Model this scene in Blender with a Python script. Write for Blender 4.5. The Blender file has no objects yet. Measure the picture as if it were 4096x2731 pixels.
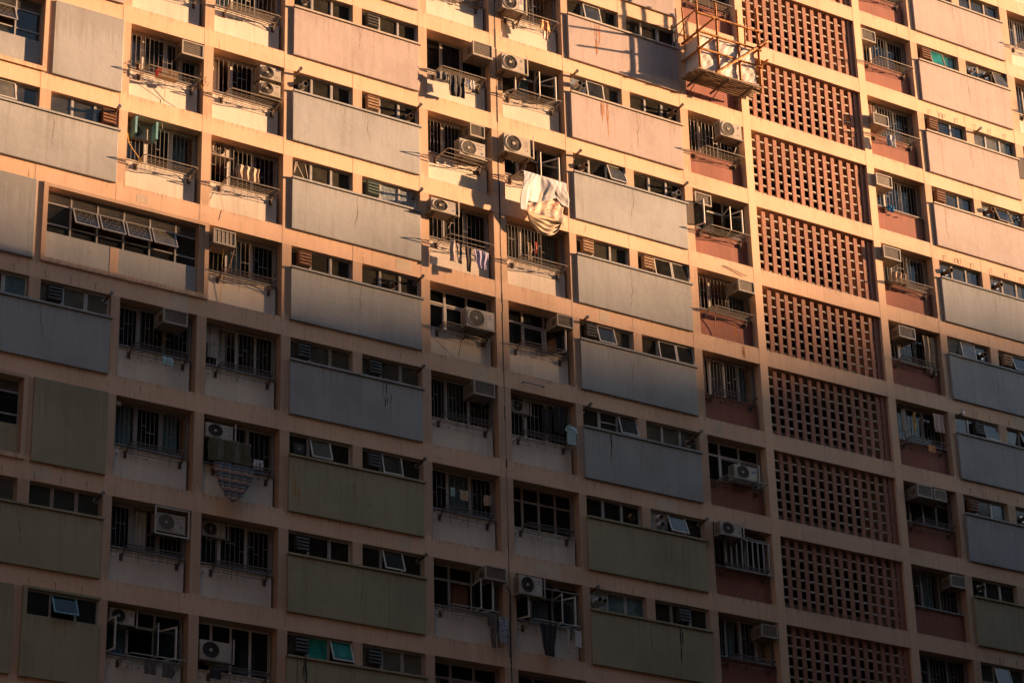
import bpy, math, random
from mathutils import Vector, Matrix

# ---------------------------------------------------------------- camera, world, sun, exposure
S = bpy.context.scene
COL = S.collection
GROUND = -38.7
FH = 2.75                       # storey height

cam_d = bpy.data.cameras.new("camera")
cam_d.sensor_width = 36.0
cam_d.lens = 10323.98 * 36.0 / 4096.0
cam_d.clip_start = 0.5
cam_d.clip_end = 2000.0
cam = bpy.data.objects.new("camera", cam_d)
COL.objects.link(cam)
CAM = Vector((-25.0418, -55.9196, -37.0969))
ya, pi_, ro = 0.586995, 0.424012, -0.0276021
fw = Vector((math.sin(ya) * math.cos(pi_), math.cos(ya) * math.cos(pi_), math.sin(pi_)))
rr = Vector((math.cos(ya), -math.sin(ya), 0))
uu = rr.cross(fw)
r2 = math.cos(ro) * rr + math.sin(ro) * uu
u2 = -math.sin(ro) * rr + math.cos(ro) * uu
m = Matrix((r2, u2, -fw)).transposed().to_4x4()
m.translation = CAM
cam.matrix_world = m
S.camera = cam

SUN_EL = math.radians(9.3)
SUN_AZ = math.radians(69.0)     # from the facade normal (-Y) towards +X
to_sun = Vector((math.sin(SUN_AZ) * math.cos(SUN_EL), -math.cos(SUN_AZ) * math.cos(SUN_EL), math.sin(SUN_EL)))
world = bpy.data.worlds.new("World")
S.world = world
world.use_nodes = True
wn = world.node_tree
bg = wn.nodes["Background"]
sky = wn.nodes.new("ShaderNodeTexSky")
sky.sky_type = 'NISHITA'
sky.sun_disc = False
sky.sun_elevation = SUN_EL
sky.sun_rotation = math.atan2(to_sun.x, to_sun.y)
sky.altitude = 0
sky.air_density = 1.0
sky.dust_density = 0.5
sky.ozone_density = 1.2
wn.links.new(sky.outputs[0], bg.inputs[0])
bg.inputs[1].default_value = 0.105

sun_d = bpy.data.lights.new("sun", 'SUN')
sun_d.energy = 5.0
sun_d.angle = math.radians(0.8)
sun_d.color = (1.0, 0.57, 0.295)
sun = bpy.data.objects.new("sun", sun_d)
COL.objects.link(sun)
sun.rotation_euler = to_sun.to_track_quat('Z', 'Y').to_euler()
sun.location = (60, -60, 40)

S.view_settings.view_transform = 'Standard'
S.view_settings.look = 'None'
S.view_settings.exposure = 1.93
S.view_settings.gamma = 1.0
S.view_settings.use_curve_mapping = False
S.cycles.max_bounces = 6
S.cycles.transparent_max_bounces = 12

# ---------------------------------------------------------------- materials
def _mat(name):
    mt = bpy.data.materials.new(name)
    mt.use_nodes = True
    nt = mt.node_tree
    return mt, nt, nt.nodes["Principled BSDF"]

def N(nt, t, **kw):
    n = nt.nodes.new(t)
    for k, v in kw.items():
        setattr(n, k, v)
    return n

def noise(nt, vec, scale, detail=4, rough=0.55, sc=(1, 1, 1)):
    mp = N(nt, "ShaderNodeMapping")
    mp.inputs['Scale'].default_value = sc
    nt.links.new(vec, mp.inputs['Vector'])
    n = N(nt, "ShaderNodeTexNoise")
    n.inputs['Scale'].default_value = scale
    n.inputs['Detail'].default_value = detail
    n.inputs['Roughness'].default_value = rough
    nt.links.new(mp.outputs[0], n.inputs['Vector'])
    return n.outputs['Fac']

def ramp(nt, fac, stops):
    r = N(nt, "ShaderNodeValToRGB")
    el = r.color_ramp.elements
    while len(el) < len(stops):
        el.new(0.5)
    for e, (p, c) in zip(el, stops):
        e.position = p
        e.color = (c[0], c[1], c[2], 1) if hasattr(c, '__len__') else (c, c, c, 1)
    nt.links.new(fac, r.inputs[0])
    return r.outputs[0]

def mix(nt, a, b, fac, mode='MIX'):
    x = N(nt, "ShaderNodeMix", data_type='RGBA', blend_type=mode)
    for sock, v in ((x.inputs[6], a), (x.inputs[7], b), (x.inputs[0], fac)):
        if hasattr(v, 'is_linked') or hasattr(v, 'links'):
            nt.links.new(v, sock)
        elif sock == x.inputs[0]:
            sock.default_value = v
        else:
            sock.default_value = (v[0], v[1], v[2], 1)
    return x.outputs[2]

def plaster(name, c, dark=0.72, light=1.1, streak=0.5, rough=0.85, bump=0.25, dirt=(0.16, 0.11, 0.075), patch=0.35, drip=0.0, top=0.72, length=1.3):
    mt, nt, b = _mat(name)
    geo = N(nt, "ShaderNodeNewGeometry")
    P = geo.outputs['Position']
    big = noise(nt, P, 0.55, 5, 0.6, (1, 1, 1))
    col = ramp(nt, big, [(0.3, [x * dark for x in c]), (0.5, c), (0.72, [min(1, x * light) for x in c])])
    # repaired patches with their own edges
    vor = N(nt, "ShaderNodeTexVoronoi")
    vor.inputs['Scale'].default_value = 0.9
    vor.distance = 'CHEBYCHEV'
    nt.links.new(P, vor.inputs['Vector'])
    pr = ramp(nt, vor.outputs['Color'], [(0.0, 0), (0.62, 0), (0.66, patch), (1, patch)])
    col = mix(nt, col, [min(1, c[0] * 1.02), c[1] * 1.1, c[2] * 1.22], pr)
    # rain streaks
    st = noise(nt, P, 5.0, 5, 0.65, (1.6, 1.6, 0.07))
    sr = ramp(nt, st, [(0.0, 0), (0.53, 0), (0.75, streak)])
    col = mix(nt, col, dirt, sr)
    if drip:                                        # run-off below the sill or ledge of every storey
        sp = N(nt, "ShaderNodeSeparateXYZ"); nt.links.new(P, sp.inputs[0])
        def mth(op, x_, y_):
            q = N(nt, "ShaderNodeMath", operation=op)
            for i_, v_ in enumerate((x_, y_)):
                if hasattr(v_, 'links'): nt.links.new(v_, q.inputs[i_])
                else: q.inputs[i_].default_value = v_
            return q.outputs[0]
        f_ = mth('MULTIPLY', mth('FRACT', mth('DIVIDE', mth('SUBTRACT', 275.0, sp.outputs[2]), 2.75), 0.0), 2.75)
        t_ = mth('DIVIDE', mth('SUBTRACT', f_, top), length)
        n_ = noise(nt, P, 9.0, 4, 0.6, (1.7, 1.7, 0.02))
        d_ = mth('SUBTRACT', n_, mth('ADD', mth('MULTIPLY', t_, 0.42), 0.46))
        dr = ramp(nt, d_, [(0.0, 0), (0.10, drip)])
        col = mix(nt, col, dirt, dr)
        n2_ = noise(nt, P, 2.6, 4, 0.6, (1.5, 1.5, 0.05))
        wr = ramp(nt, n2_, [(0.55, 0), (0.68, drip * 0.45)])
        col = mix(nt, col, [min(1, x * 1.45 + .03) for x in c], wr)
    blot = noise(nt, P, 3.2, 7, 0.72)
    br = ramp(nt, blot, [(0, 0), (0.56, 0), (0.78, streak * 0.9)])
    col = mix(nt, col, dirt, br)
    fine = noise(nt, P, 38, 3, 0.7)
    fr = ramp(nt, fine, [(0.3, 0.93), (0.7, 1.04)])
    col = mix(nt, col, fr, 1.0, 'MULTIPLY')
    nt.links.new(col, b.inputs['Base Color'])
    b.inputs['Roughness'].default_value = rough
    bp = N(nt, "ShaderNodeBump")
    bp.inputs['Strength'].default_value = bump
    bp.inputs['Distance'].default_value = 0.02
    h = noise(nt, P, 5, 6, 0.62)
    nt.links.new(h, bp.inputs['Height'])
    nt.links.new(bp.outputs[0], b.inputs['Normal'])
    return mt

def simple(name, c, rough=0.6, metal=0.0, var=0.25, scale=12, bump=0.0, rust=0.0):
    mt, nt, b = _mat(name)
    geo = N(nt, "ShaderNodeNewGeometry")
    n = noise(nt, geo.outputs['Position'], scale, 4, 0.6)
    col = ramp(nt, n, [(0.3, [x * (1 - var) for x in c]), (0.7, [min(1, x * (1 + var)) for x in c])])
    if rust:
        n2 = noise(nt, geo.outputs['Position'], 9, 6, 0.7)
        rr_ = ramp(nt, n2, [(0, 0), (0.5, 0), (0.68, rust)])
        col = mix(nt, col, (0.20, 0.075, 0.03), rr_)
    nt.links.new(col, b.inputs['Base Color'])
    b.inputs['Roughness'].default_value = rough
    b.inputs['Metallic'].default_value = metal
    if bump:
        bp = N(nt, "ShaderNodeBump")
        bp.inputs['Strength'].default_value = bump
        bp.inputs['Distance'].default_value = 0.01
        nt.links.new(n, bp.inputs['Height'])
        nt.links.new(bp.outputs[0], b.inputs['Normal'])
    return mt

def glass(name, dirt, through=0.45, rough=0.1):
    mt, nt, b = _mat(name)
    out = [n for n in nt.nodes if n.type == 'OUTPUT_MATERIAL'][0]
    geo = N(nt, "ShaderNodeNewGeometry")
    oi = N(nt, "ShaderNodeObjectInfo")
    n = noise(nt, geo.outputs['Position'], 2.5, 6, 0.65)
    col = ramp(nt, n, [(0.3, [x * 0.5 for x in dirt]), (0.75, [x * 1.7 for x in dirt])])
    rv = ramp(nt, oi.outputs['Random'], [(0, 0.4), (0.6, 1.0), (1, 3.2)])
    col = mix(nt, col, rv, 1.0, 'MULTIPLY')
    nt.links.new(col, b.inputs['Base Color'])
    b.inputs['Roughness'].default_value = rough
    b.inputs['IOR'].default_value = 1.5
    tr = N(nt, "ShaderNodeBsdfTransparent")
    tr.inputs[0].default_value = (0.8, 0.86, 0.88, 1)
    ms = N(nt, "ShaderNodeMixShader")
    ms.inputs[0].default_value = through
    nt.links.new(b.outputs[0], ms.inputs[1])
    nt.links.new(tr.outputs[0], ms.inputs[2])
    nt.links.new(ms.outputs[0], out.inputs[0])
    return mt

def cloth(name, c, c2=None, pattern=None, scale=20):
    mt, nt, b = _mat(name)
    geo = N(nt, "ShaderNodeNewGeometry")
    P = geo.outputs['Position']
    n = noise(nt, P, scale, 4, 0.6)
    if pattern == 'stripe':
        sep = N(nt, "ShaderNodeSeparateXYZ")
        nt.links.new(P, sep.inputs[0])
        mm = N(nt, "ShaderNodeMath", operation='MULTIPLY')
        mm.inputs[1].default_value = 4.2
        nt.links.new(sep.outputs[2], mm.inputs[0])
        fr_ = N(nt, "ShaderNodeMath", operation='FRACT')
        nt.links.new(mm.outputs[0], fr_.inputs[0])
        col = ramp(nt, fr_.outputs[0], [(0.0, c2), (0.3, c2), (0.33, (0.5, 0.48, 0.45)), (0.38, c), (0.66, c), (0.69, (0.30, 0.15, 0.11)), (0.9, (0.30, 0.15, 0.11)), (0.93, (0.45, 0.42, 0.4))])
    elif pattern in ('floral', 'plaid', 'dots'):
        s = {'floral': 13, 'plaid': 9, 'dots': 16}[pattern]
        v = N(nt, "ShaderNodeTexVoronoi")
        v.inputs['Scale'].default_value = s
        if pattern == 'plaid':
            v.distance = 'CHEBYCHEV'
        nt.links.new(P, v.inputs['Vector'])
        f = ramp(nt, v.outputs['Distance'], [(0, 1), (0.3, 1), (0.42, 0)])
        n3 = noise(nt, P, 3.2, 3)
        f2 = ramp(nt, n3, [(0.42, 0), (0.55, 1)]) if pattern == 'floral' else ramp(nt, n3, [(0.0, 1), (1, 1)])
        ff = mix(nt, (0, 0, 0), f, f2)
        col = mix(nt, c, c2, ff)
    else:
        col = ramp(nt, n, [(0.3, [x * 0.85 for x in c]), (0.7, [min(1, x * 1.1) for x in c])])
    nt.links.new(col, b.inputs['Base Color'])
    b.inputs['Roughness'].default_value = 0.9
    b.inputs['Sheen Weight'].default_value = 0.1
    return mt

M = {}
M['frame_paint'] = plaster('peach_painted_concrete', (0.64, 0.425, 0.29), dark=0.82, light=1.06, streak=0.32, patch=0.3, drip=0.35, top=2.22, length=0.5)
M['frame_paint2'] = plaster('smooth_peach_paint', (0.68, 0.455, 0.305), dark=0.9, light=1.05, streak=0.10, patch=0.0)
M['cream'] = plaster('cream_spandrel_paint', (0.57, 0.51, 0.44), dark=0.88, light=1.06, streak=0.22, patch=0.0, drip=0.45, top=1.38, length=0.7)
M['red'] = plaster('terracotta_paint', (0.235, 0.085, 0.06), dark=0.8, light=1.15, streak=0.35, dirt=(0.12, 0.05, 0.035), patch=0.15, drip=0.5, top=1.38, length=0.8)
M['pink'] = plaster('pink_panel_paint', (0.385, 0.315, 0.30), dark=0.84, light=1.08, streak=0.38, dirt=(0.22, 0.13, 0.09), patch=0.0, bump=0.4, drip=0.28)
M['grey'] = plaster('blue_grey_panel_paint', (0.305, 0.312, 0.320), dark=0.82, light=1.08, streak=0.36, dirt=(0.16, 0.14, 0.11), patch=0.0, bump=0.4, drip=0.28)
M['olive'] = plaster('olive_panel_paint', (0.315, 0.28, 0.18), dark=0.82, light=1.08, streak=0.4, dirt=(0.13, 0.10, 0.06), patch=0.0, bump=0.4, drip=0.28)
M['fin'] = plaster('terracotta_screen_paint', (0.31, 0.145, 0.10), dark=0.86, light=1.12, streak=0.35, dirt=(0.18, 0.08, 0.05), patch=0.1)
M['bar'] = plaster('whitewashed_screen_bar', (0.40, 0.35, 0.29), dark=0.6, light=1.1, streak=0.6, dirt=(0.14, 0.10, 0.08), patch=0.0)
M['interior_shade'] = simple('interior_shade_black', (0.010, 0.009, 0.008), 0.9, var=0.3, scale=1.5)  # darkness of rooms and recesses put into a near-black colour
M['soffit'] = plaster('soffit_paint', (0.50, 0.33, 0.18), dark=0.7, light=1.05, streak=0.4)
M['joint'] = simple('black_joint_sealant', (0.03, 0.025, 0.02), 0.8, var=0.5, scale=7)
M['alu'] = simple('weathered_aluminium', (0.31, 0.30, 0.29), 0.45, 0.2, var=0.2, rust=0.1)
M['white_frame'] = simple('white_window_frame', (0.46, 0.44, 0.41), 0.5, var=0.12, rust=0.08)
M['bronze_frame'] = simple('bronze_window_frame', (0.26, 0.21, 0.16), 0.5, 0.1, var=0.25, rust=0.3)
M['teal_frame'] = simple('teal_window_frame', (0.12, 0.27, 0.30), 0.5, var=0.2)
M['grille'] = simple('painted_steel_bars', (0.20, 0.19, 0.18), 0.5, 0.2, var=0.3, rust=0.4)
M['grille_w'] = simple('white_steel_bars', (0.52, 0.50, 0.46), 0.5, 0.1, var=0.2, rust=0.2)
M['rack'] = simple('galvanised_rack_tube', (0.30, 0.26, 0.21), 0.4, 0.4, var=0.3, rust=0.5)
M['rack_d'] = simple('dark_rusty_rack_tube', (0.10, 0.075, 0.06), 0.5, 0.3, var=0.3, rust=0.6)
M['pipe'] = simple('grey_drain_pipe', (0.16, 0.15, 0.15), 0.5, 0.1, var=0.3, scale=5)
M['glass'] = glass('window_glass', (0.014, 0.015, 0.016), 0.55, 0.06)
M['glass_k'] = glass('greasy_kitchen_glass', (0.05, 0.046, 0.036), 0.40, 0.14)
M['glass_t'] = glass('teal_tinted_glass', (0.015, 0.17, 0.14), 0.12, 0.2)
M['glass_b'] = glass('pale_blue_film_glass', (0.10, 0.15, 0.16), 0.1, 0.2)
M['foil'] = simple('silver_foil', (0.55, 0.62, 0.66), 0.22, 0.75, var=0.5, scale=16, bump=1.0)
M['ac_white'] = simple('aged_white_enamel', (0.37, 0.335, 0.29), 0.45, var=0.08, scale=3, rust=0.15)
M['ac_side'] = simple('grimy_enamel', (0.24, 0.21, 0.17), 0.55, var=0.2, scale=5, rust=0.4)
M['black'] = simple('black_plastic', (0.018, 0.018, 0.018), 0.5, var=0.3)
M['fan'] = simple('dark_fan_metal', (0.045, 0.033, 0.025), 0.5, 0.3, var=0.3)
M['fins_ac'] = simple('heat_exchanger_fins', (0.022, 0.024, 0.025), 0.6, 0.0, var=0.4, scale=25)
M['steel'] = simple('bright_duct_steel', (0.50, 0.47, 0.44), 0.3, 0.9, var=0.2)
M['flue'] = simple('sooty_flue_steel', (0.13, 0.085, 0.055), 0.45, 0.5, var=0.4, rust=0.5)
M['wood'] = simple('weathered_brown_slats', (0.16, 0.072, 0.035), 0.7, var=0.4, scale=8)
M['wood_l'] = simple('pale_brown_slats', (0.28, 0.17, 0.095), 0.7, var=0.35, scale=8)
M['wood_d'] = simple('greasy_black_slats', (0.05, 0.045, 0.038), 0.6, var=0.4, scale=8)
M['wood_g'] = simple('dark_green_slats', (0.06, 0.085, 0.07), 0.6, var=0.3, scale=8)
M['orange'] = simple('orange_board', (0.55, 0.20, 0.03), 0.7, var=0.3, scale=5)
M['bamboo'] = simple('bamboo_cane', (0.36, 0.15, 0.03), 0.75, var=0.4, scale=6, bump=0.3)
M['tie'] = simple('nylon_tie', (0.10, 0.07, 0.04), 0.7)
M['plank'] = simple('grey_bamboo_deck', (0.24, 0.16, 0.09), 0.7, var=0.4, scale=7)
M['tarp'] = simple('white_plastic_sheet', (0.60, 0.56, 0.53), 0.35, var=0.12, scale=6, bump=0.6)
M['white_cl'] = cloth('white_cotton', (0.50, 0.50, 0.53))
M['floral'] = cloth('orange_flowered_cotton', (0.55, 0.45, 0.36), (0.50, 0.10, 0.03), 'floral')
M['cream_cl'] = cloth('cream_cotton', (0.52, 0.43, 0.32))
M['black_cl'] = cloth('black_cotton', (0.022, 0.02, 0.022))
M['grey_cl'] = cloth('dark_grey_cotton', (0.10, 0.095, 0.095))
M['orange_cl'] = cloth('orange_cotton', (0.62, 0.28, 0.12))
M['pink_cl'] = cloth('pale_pink_cotton', (0.58, 0.42, 0.36))
M['plaid'] = cloth('plaid_cotton', (0.03, 0.03, 0.035), (0.35, 0.30, 0.28), 'plaid')
M['lilac'] = cloth('lilac_cotton', (0.36, 0.33, 0.48), (0.50, 0.35, 0.45), 'floral')
M['blue_cl'] = cloth('bright_blue_plastic', (0.03, 0.20, 0.42))
M['lblue'] = cloth('light_blue_towel', (0.30, 0.44, 0.46))
M['olive_cl'] = cloth('olive_canvas', (0.085, 0.075, 0.045))
M['stripe'] = cloth('striped_blanket', (0.05, 0.085, 0.12), (0.13, 0.11, 0.10), 'stripe')
M['tan_cl'] = cloth('tan_canvas', (0.42, 0.30, 0.20))
M['dots'] = cloth('grey_dotted_cotton', (0.26, 0.27, 0.33), (0.06, 0.06, 0.07), 'dots')
M['flor_d'] = cloth('dark_flowered_cotton', (0.10, 0.08, 0.07), (0.26, 0.16, 0.12), 'floral')
M['curtain_t'] = cloth('blue_green_curtain', (0.075, 0.14, 0.16))
M['curtain_g'] = cloth('grey_curtain', (0.11, 0.11, 0.11))
M['curtain_w'] = cloth('white_net_curtain', (0.40, 0.38, 0.34))
M['curtain_o'] = cloth('brown_curtain', (0.14, 0.06, 0.03))
M['rust'] = simple('rust_run', (0.38, 0.14, 0.035), 0.9, var=0.5, scale=14)
M['soot'] = simple('soot_run', (0.035, 0.028, 0.02), 0.9, var=0.4, scale=14)
M['crack'] = simple('crack_line', (0.17, 0.12, 0.085), 0.95, var=0.4)  # brown tone of the modelled cracks
M['patch'] = plaster('unpainted_repair_patch', (0.58, 0.46, 0.35), streak=0.2, patch=0)
M['red_p'] = simple('red_plastic', (0.50, 0.03, 0.02), 0.5)
M['yellow'] = simple('yellow_hose', (0.60, 0.36, 0.06), 0.5)
M['leaf'] = simple('dry_leaf', (0.12, 0.13, 0.04), 0.7, var=0.5)
M['logo_red'] = simple('logo_red', (0.55, 0.03, 0.03), 0.5, var=0.0)
M['logo_blue'] = simple('logo_blue', (0.03, 0.10, 0.35), 0.5, var=0.0)
M['logo_black'] = simple('logo_black', (0.02, 0.02, 0.03), 0.5, var=0.0)
M['ground'] = simple('asphalt_ground', (0.04, 0.039, 0.037), 0.9, var=0.2, scale=2)
M['far_block'] = plaster('unseen_block_paint', (0.045, 0.045, 0.05), streak=0.3)  # very dark, so the unseen blocks throw little bounce light
M['far_glass'] = simple('unseen_block_glass', (0.03, 0.035, 0.04), 0.2)

# ---------------------------------------------------------------- mesh builder
WLOC = {}
class MB:
    def __init__(s):
        s.v = []; s.f = []; s.m = []; s.mats = []
    def mi(s, key):
        if key not in s.mats:
            s.mats.append(key)
        return s.mats.index(key)
    def add(s, vs, fs, key):
        o = len(s.v); s.v += [tuple(p) for p in vs]
        i = s.mi(key)
        for f in fs:
            s.f.append(tuple(o + a for a in f)); s.m.append(i)
    def box(s, x0, x1, y0, y1, z0, z1, key):
        if x0 > x1: x0, x1 = x1, x0
        if y0 > y1: y0, y1 = y1, y0
        if z0 > z1: z0, z1 = z1, z0
        vs = [(x0, y0, z0), (x1, y0, z0), (x1, y1, z0), (x0, y1, z0), (x0, y0, z1), (x1, y0, z1), (x1, y1, z1), (x0, y1, z1)]
        s.add(vs, [(0, 3, 2, 1), (4, 5, 6, 7), (0, 1, 5, 4), (1, 2, 6, 5), (2, 3, 7, 6), (3, 0, 4, 7)], key)
    def bar(s, p, q, w, h, key):                       # square bar between two points
        p = Vector(p); q = Vector(q); d = (q - p).normalized()
        a = Vector((0, 0, 1)) if abs(d.z) < 0.9 else Vector((1, 0, 0))
        e = d.cross(a).normalized(); g = e.cross(d)
        vs = []
        for c in (p, q):
            for sx, sy in ((-1, -1), (1, -1), (1, 1), (-1, 1)):
                vs.append(c + e * sx * w / 2 + g * sy * h / 2)
        s.add(vs, [(0, 1, 2, 3), (7, 6, 5, 4), (0, 4, 5, 1), (1, 5, 6, 2), (2, 6, 7, 3), (3, 7, 4, 0)], key)
    def tube(s, pts, r, key, n=8, cap=True, r_end=None):
        pts = [Vector(p) for p in pts]
        vs = []; K = len(pts)
        for i, p in enumerate(pts):
            if i == 0: d = pts[1] - p
            elif i == K - 1: d = p - pts[i - 1]
            else: d = (pts[i + 1] - p).normalized() + (p - pts[i - 1]).normalized()
            d.normalize()
            a = Vector((0, 0, 1)) if abs(d.z) < 0.95 else Vector((1, 0, 0))
            e = d.cross(a).normalized(); g = e.cross(d)
            rad = r if r_end is None else r + (r_end - r) * i / (K - 1)
            for j in range(n):
                t = 2 * math.pi * j / n
                vs.append(p + (e * math.cos(t) + g * math.sin(t)) * rad)
        fs = []
        for i in range(K - 1):
            for j in range(n):
                a0 = i * n + j; a1 = i * n + (j + 1) % n
                fs.append((a0, a1, a1 + n, a0 + n))
        if cap:
            fs.append(tuple(range(n - 1, -1, -1))); fs.append(tuple(range((K - 1) * n, K * n)))
        s.add(vs, fs, key)
    def pipe(s, p, q, ro_, ri, key, inner='black', n=16):  # open-ended pipe from p (wall) to q (mouth)
        s.tube([p, q], ro_, key, n, cap=False)
        d = (Vector(p) - Vector(q)).normalized()
        deep = Vector(q) + d * min(0.12, (Vector(p) - Vector(q)).length * 0.8)
        s.tube([Vector(q), deep], ri, inner, n, cap=False)
        s.ring(q, -d, ri, ro_, key, n)
        s.disc(deep, -d, ri, inner, n)
    def ring(s, c, nrm, r0, r1, key, n=16):
        c = Vector(c); d = Vector(nrm).normalized()
        a = Vector((0, 0, 1)) if abs(d.z) < 0.95 else Vector((1, 0, 0))
        e = d.cross(a).normalized(); g = e.cross(d)
        vs = []
        for r_ in (r0, r1):
            for j in range(n):
                t = 2 * math.pi * j / n
                vs.append(c + (e * math.cos(t) + g * math.sin(t)) * r_)
        s.add(vs, [(j, (j + 1) % n, n + (j + 1) % n, n + j) for j in range(n)], key)
    def disc(s, c, nrm, r_, key, n=16):
        c = Vector(c); d = Vector(nrm).normalized()
        a = Vector((0, 0, 1)) if abs(d.z) < 0.95 else Vector((1, 0, 0))
        e = d.cross(a).normalized(); g = e.cross(d)
        s.add([c + (e * math.cos(2 * math.pi * j / n) + g * math.sin(2 * math.pi * j / n)) * r_ for j in range(n)], [tuple(range(n))], key)
    def torus(s, c, nrm, R, r_, key, n=24, k=5):
        c = Vector(c); d = Vector(nrm).normalized()
        a = Vector((0, 0, 1)) if abs(d.z) < 0.95 else Vector((1, 0, 0))
        e = d.cross(a).normalized(); g = e.cross(d)
        vs = []; fs = []
        for i in range(n):
            t = 2 * math.pi * i / n
            o = e * math.cos(t) + g * math.sin(t)
            for j in range(k):
                q = 2 * math.pi * j / k
                vs.append(c + o * (R + r_ * math.cos(q)) + d * r_ * math.sin(q))
        for i in range(n):
            for j in range(k):
                fs.append((i * k + j, i * k + (j + 1) % k, ((i + 1) % n) * k + (j + 1) % k, ((i + 1) % n) * k + j))
        s.add(vs, fs, key)
    def build(s, name, parent=None, origin=None, smooth=False):
        if origin is None:
            origin = WLOC[parent.name] if parent else Vector((0, 0, 0))
        origin = Vector(origin)
        me = bpy.data.meshes.new(name)
        me.from_pydata([(x - origin.x, y - origin.y, z - origin.z) for x, y, z in s.v], [], s.f)
        for k in s.mats:
            me.materials.append(M[k])
        me.polygons.foreach_set('material_index', s.m)
        if smooth:
            me.polygons.foreach_set('use_smooth', [True] * len(s.f))
        me.update()
        o = bpy.data.objects.new(name, me)
        COL.objects.link(o)
        WLOC[o.name] = origin
        if parent:
            o.parent = parent
            o.location = origin - WLOC[parent.name]
        else:
            o.location = origin
        return o

def tag(o, label=None, cat=None, group=None, kind=None):
    if label: o['label'] = label
    if cat: o['category'] = cat
    if group: o['group'] = group
    if kind: o['kind'] = kind
    return o

def empty(name, loc, label, cat, group=None):
    o = bpy.data.objects.new(name, None)
    o.empty_display_size = 0.2
    COL.objects.link(o)
    o.location = loc
    WLOC[o.name] = Vector(loc)
    return tag(o, label, cat, group)

def copy_tree(o, parent=None):
    c = o.copy()
    COL.objects.link(c)
    c.parent = parent
    for ch in list(o.children):
        copy_tree(ch, c)
    return c

def place_copy(proto, loc, label, scale=None, group=None):
    c = copy_tree(proto)
    c.location = loc
    WLOC[c.name] = Vector(loc)
    c['label'] = label
    if scale: c.scale = scale
    if group: c['group'] = group
    return c

def text_into(mb, txt, size, x, y, z, key):
    cu = bpy.data.curves.new('t', 'FONT')
    cu.body = txt
    cu.size = size
    to = bpy.data.objects.new('t', cu)
    COL.objects.link(to)
    dg = bpy.context.evaluated_depsgraph_get()
    me = bpy.data.meshes.new_from_object(to.evaluated_get(dg))
    vs = [(x + v.co.x, y, z + v.co.y) for v in me.vertices]
    mb.add(vs, [tuple(p.vertices) for p in me.polygons], key)
    bpy.data.objects.remove(to)
    bpy.data.curves.remove(cu)
    bpy.data.meshes.remove(me)

# ---------------------------------------------------------------- setting
K0, K1 = -8, 9                                    # storeys built above and below the picture
g = MB(); g.add([(-900, -900, GROUND), (900, -900, GROUND), (900, 900, GROUND), (-900, 900, GROUND)], [(0, 1, 2, 3)], 'ground')
tag(g.build('ground'), kind='structure')

# unseen blocks out of the frame: the stepped one casts the evening shadow
def unseen_block(name, x0, x1, y0, y1, tops, label):
    o = empty(name, ((x0 + x1) / 2, (y0 + y1) / 2, GROUND), label, 'building')
    w = MB()
    for a, b, zt in tops:
        w.box(a, b, y0, y1, GROUND, zt, 'far_block')
    w.build('wall', o)
    gl = MB()
    zt = min(t[2] for t in tops)
    z = zt - 2.4
    while z > GROUND + 3:
        x = x0 + 1
        while x < x1 - 2:
            gl.box(x, x + 1.6, y1, y1 + 0.02, z, z + 1.3, 'far_glass')
            x += 3.2
        z -= 3
    gl.build('window_row', o)
    return o

D_OCC = 130.0
tA = math.tan(SUN_AZ); tE = math.tan(SUN_EL) / math.cos(SUN_AZ)
def sh(x): return x + D_OCC * tA
def zt(z): return z + D_OCC * tE
unseen_block('sky_blocker_slab', 16, 150, -34, -20, [(16, 44, 30.0), (44, 150, 1.8)],  # added, with the next five, to cut sky light and darken the lower facade
          'added unseen slab block that cuts sky light on the facade, out of frame')
unseen_block('sky_blocker_low', 28, 150, -19.9, -13, [(28, 150, -1.6)],
          'added unseen low block that darkens the lower facade at right, out of frame')
unseen_block('sky_blocker_corner', -95, -24, -46, -22, [(-95, -24, 35.0)],
          'added unseen tall block that shuts off sky left of the viewpoint, out of frame')
unseen_block('sky_blocker_rear', -95, 60, -95, -80, [(-95, 60, 40.0)],
          'added unseen block that hides the horizon behind the viewpoint, out of frame')
unseen_block('sky_blocker_end', -110, -30, -18, 30, [(-110, -30, 30.0)],
          'added unseen block that shuts off sky at the left end, out of frame')
unseen_block('sky_blocker_far_end', 70, 150, -12, 30, [(70, 150, 30.0)],
          'added unseen block that shuts off low sky at the right end, out of frame')
unseen_block('neighbouring_block', sh(-40), sh(70), -D_OCC - 3, -D_OCC,
          [(sh(-40), sh(8.5), zt(-6.15)), (sh(8.5), sh(23.5), zt(-5.0)), (sh(23.5), sh(31.5), zt(-3.8)), (sh(31.5), sh(70), zt(-0.7))],
          'stepped apartment block across the street, out of frame, whose roofline casts the evening shadow')

# ---------------------------------------------------------------- the apartment block
BLOC = Vector((16.0, 1.0, GROUND))
B = empty('apartment_block', BLOC, 'peach concrete housing block with coloured wall panels, filling the whole photo', 'apartment building')

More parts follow.
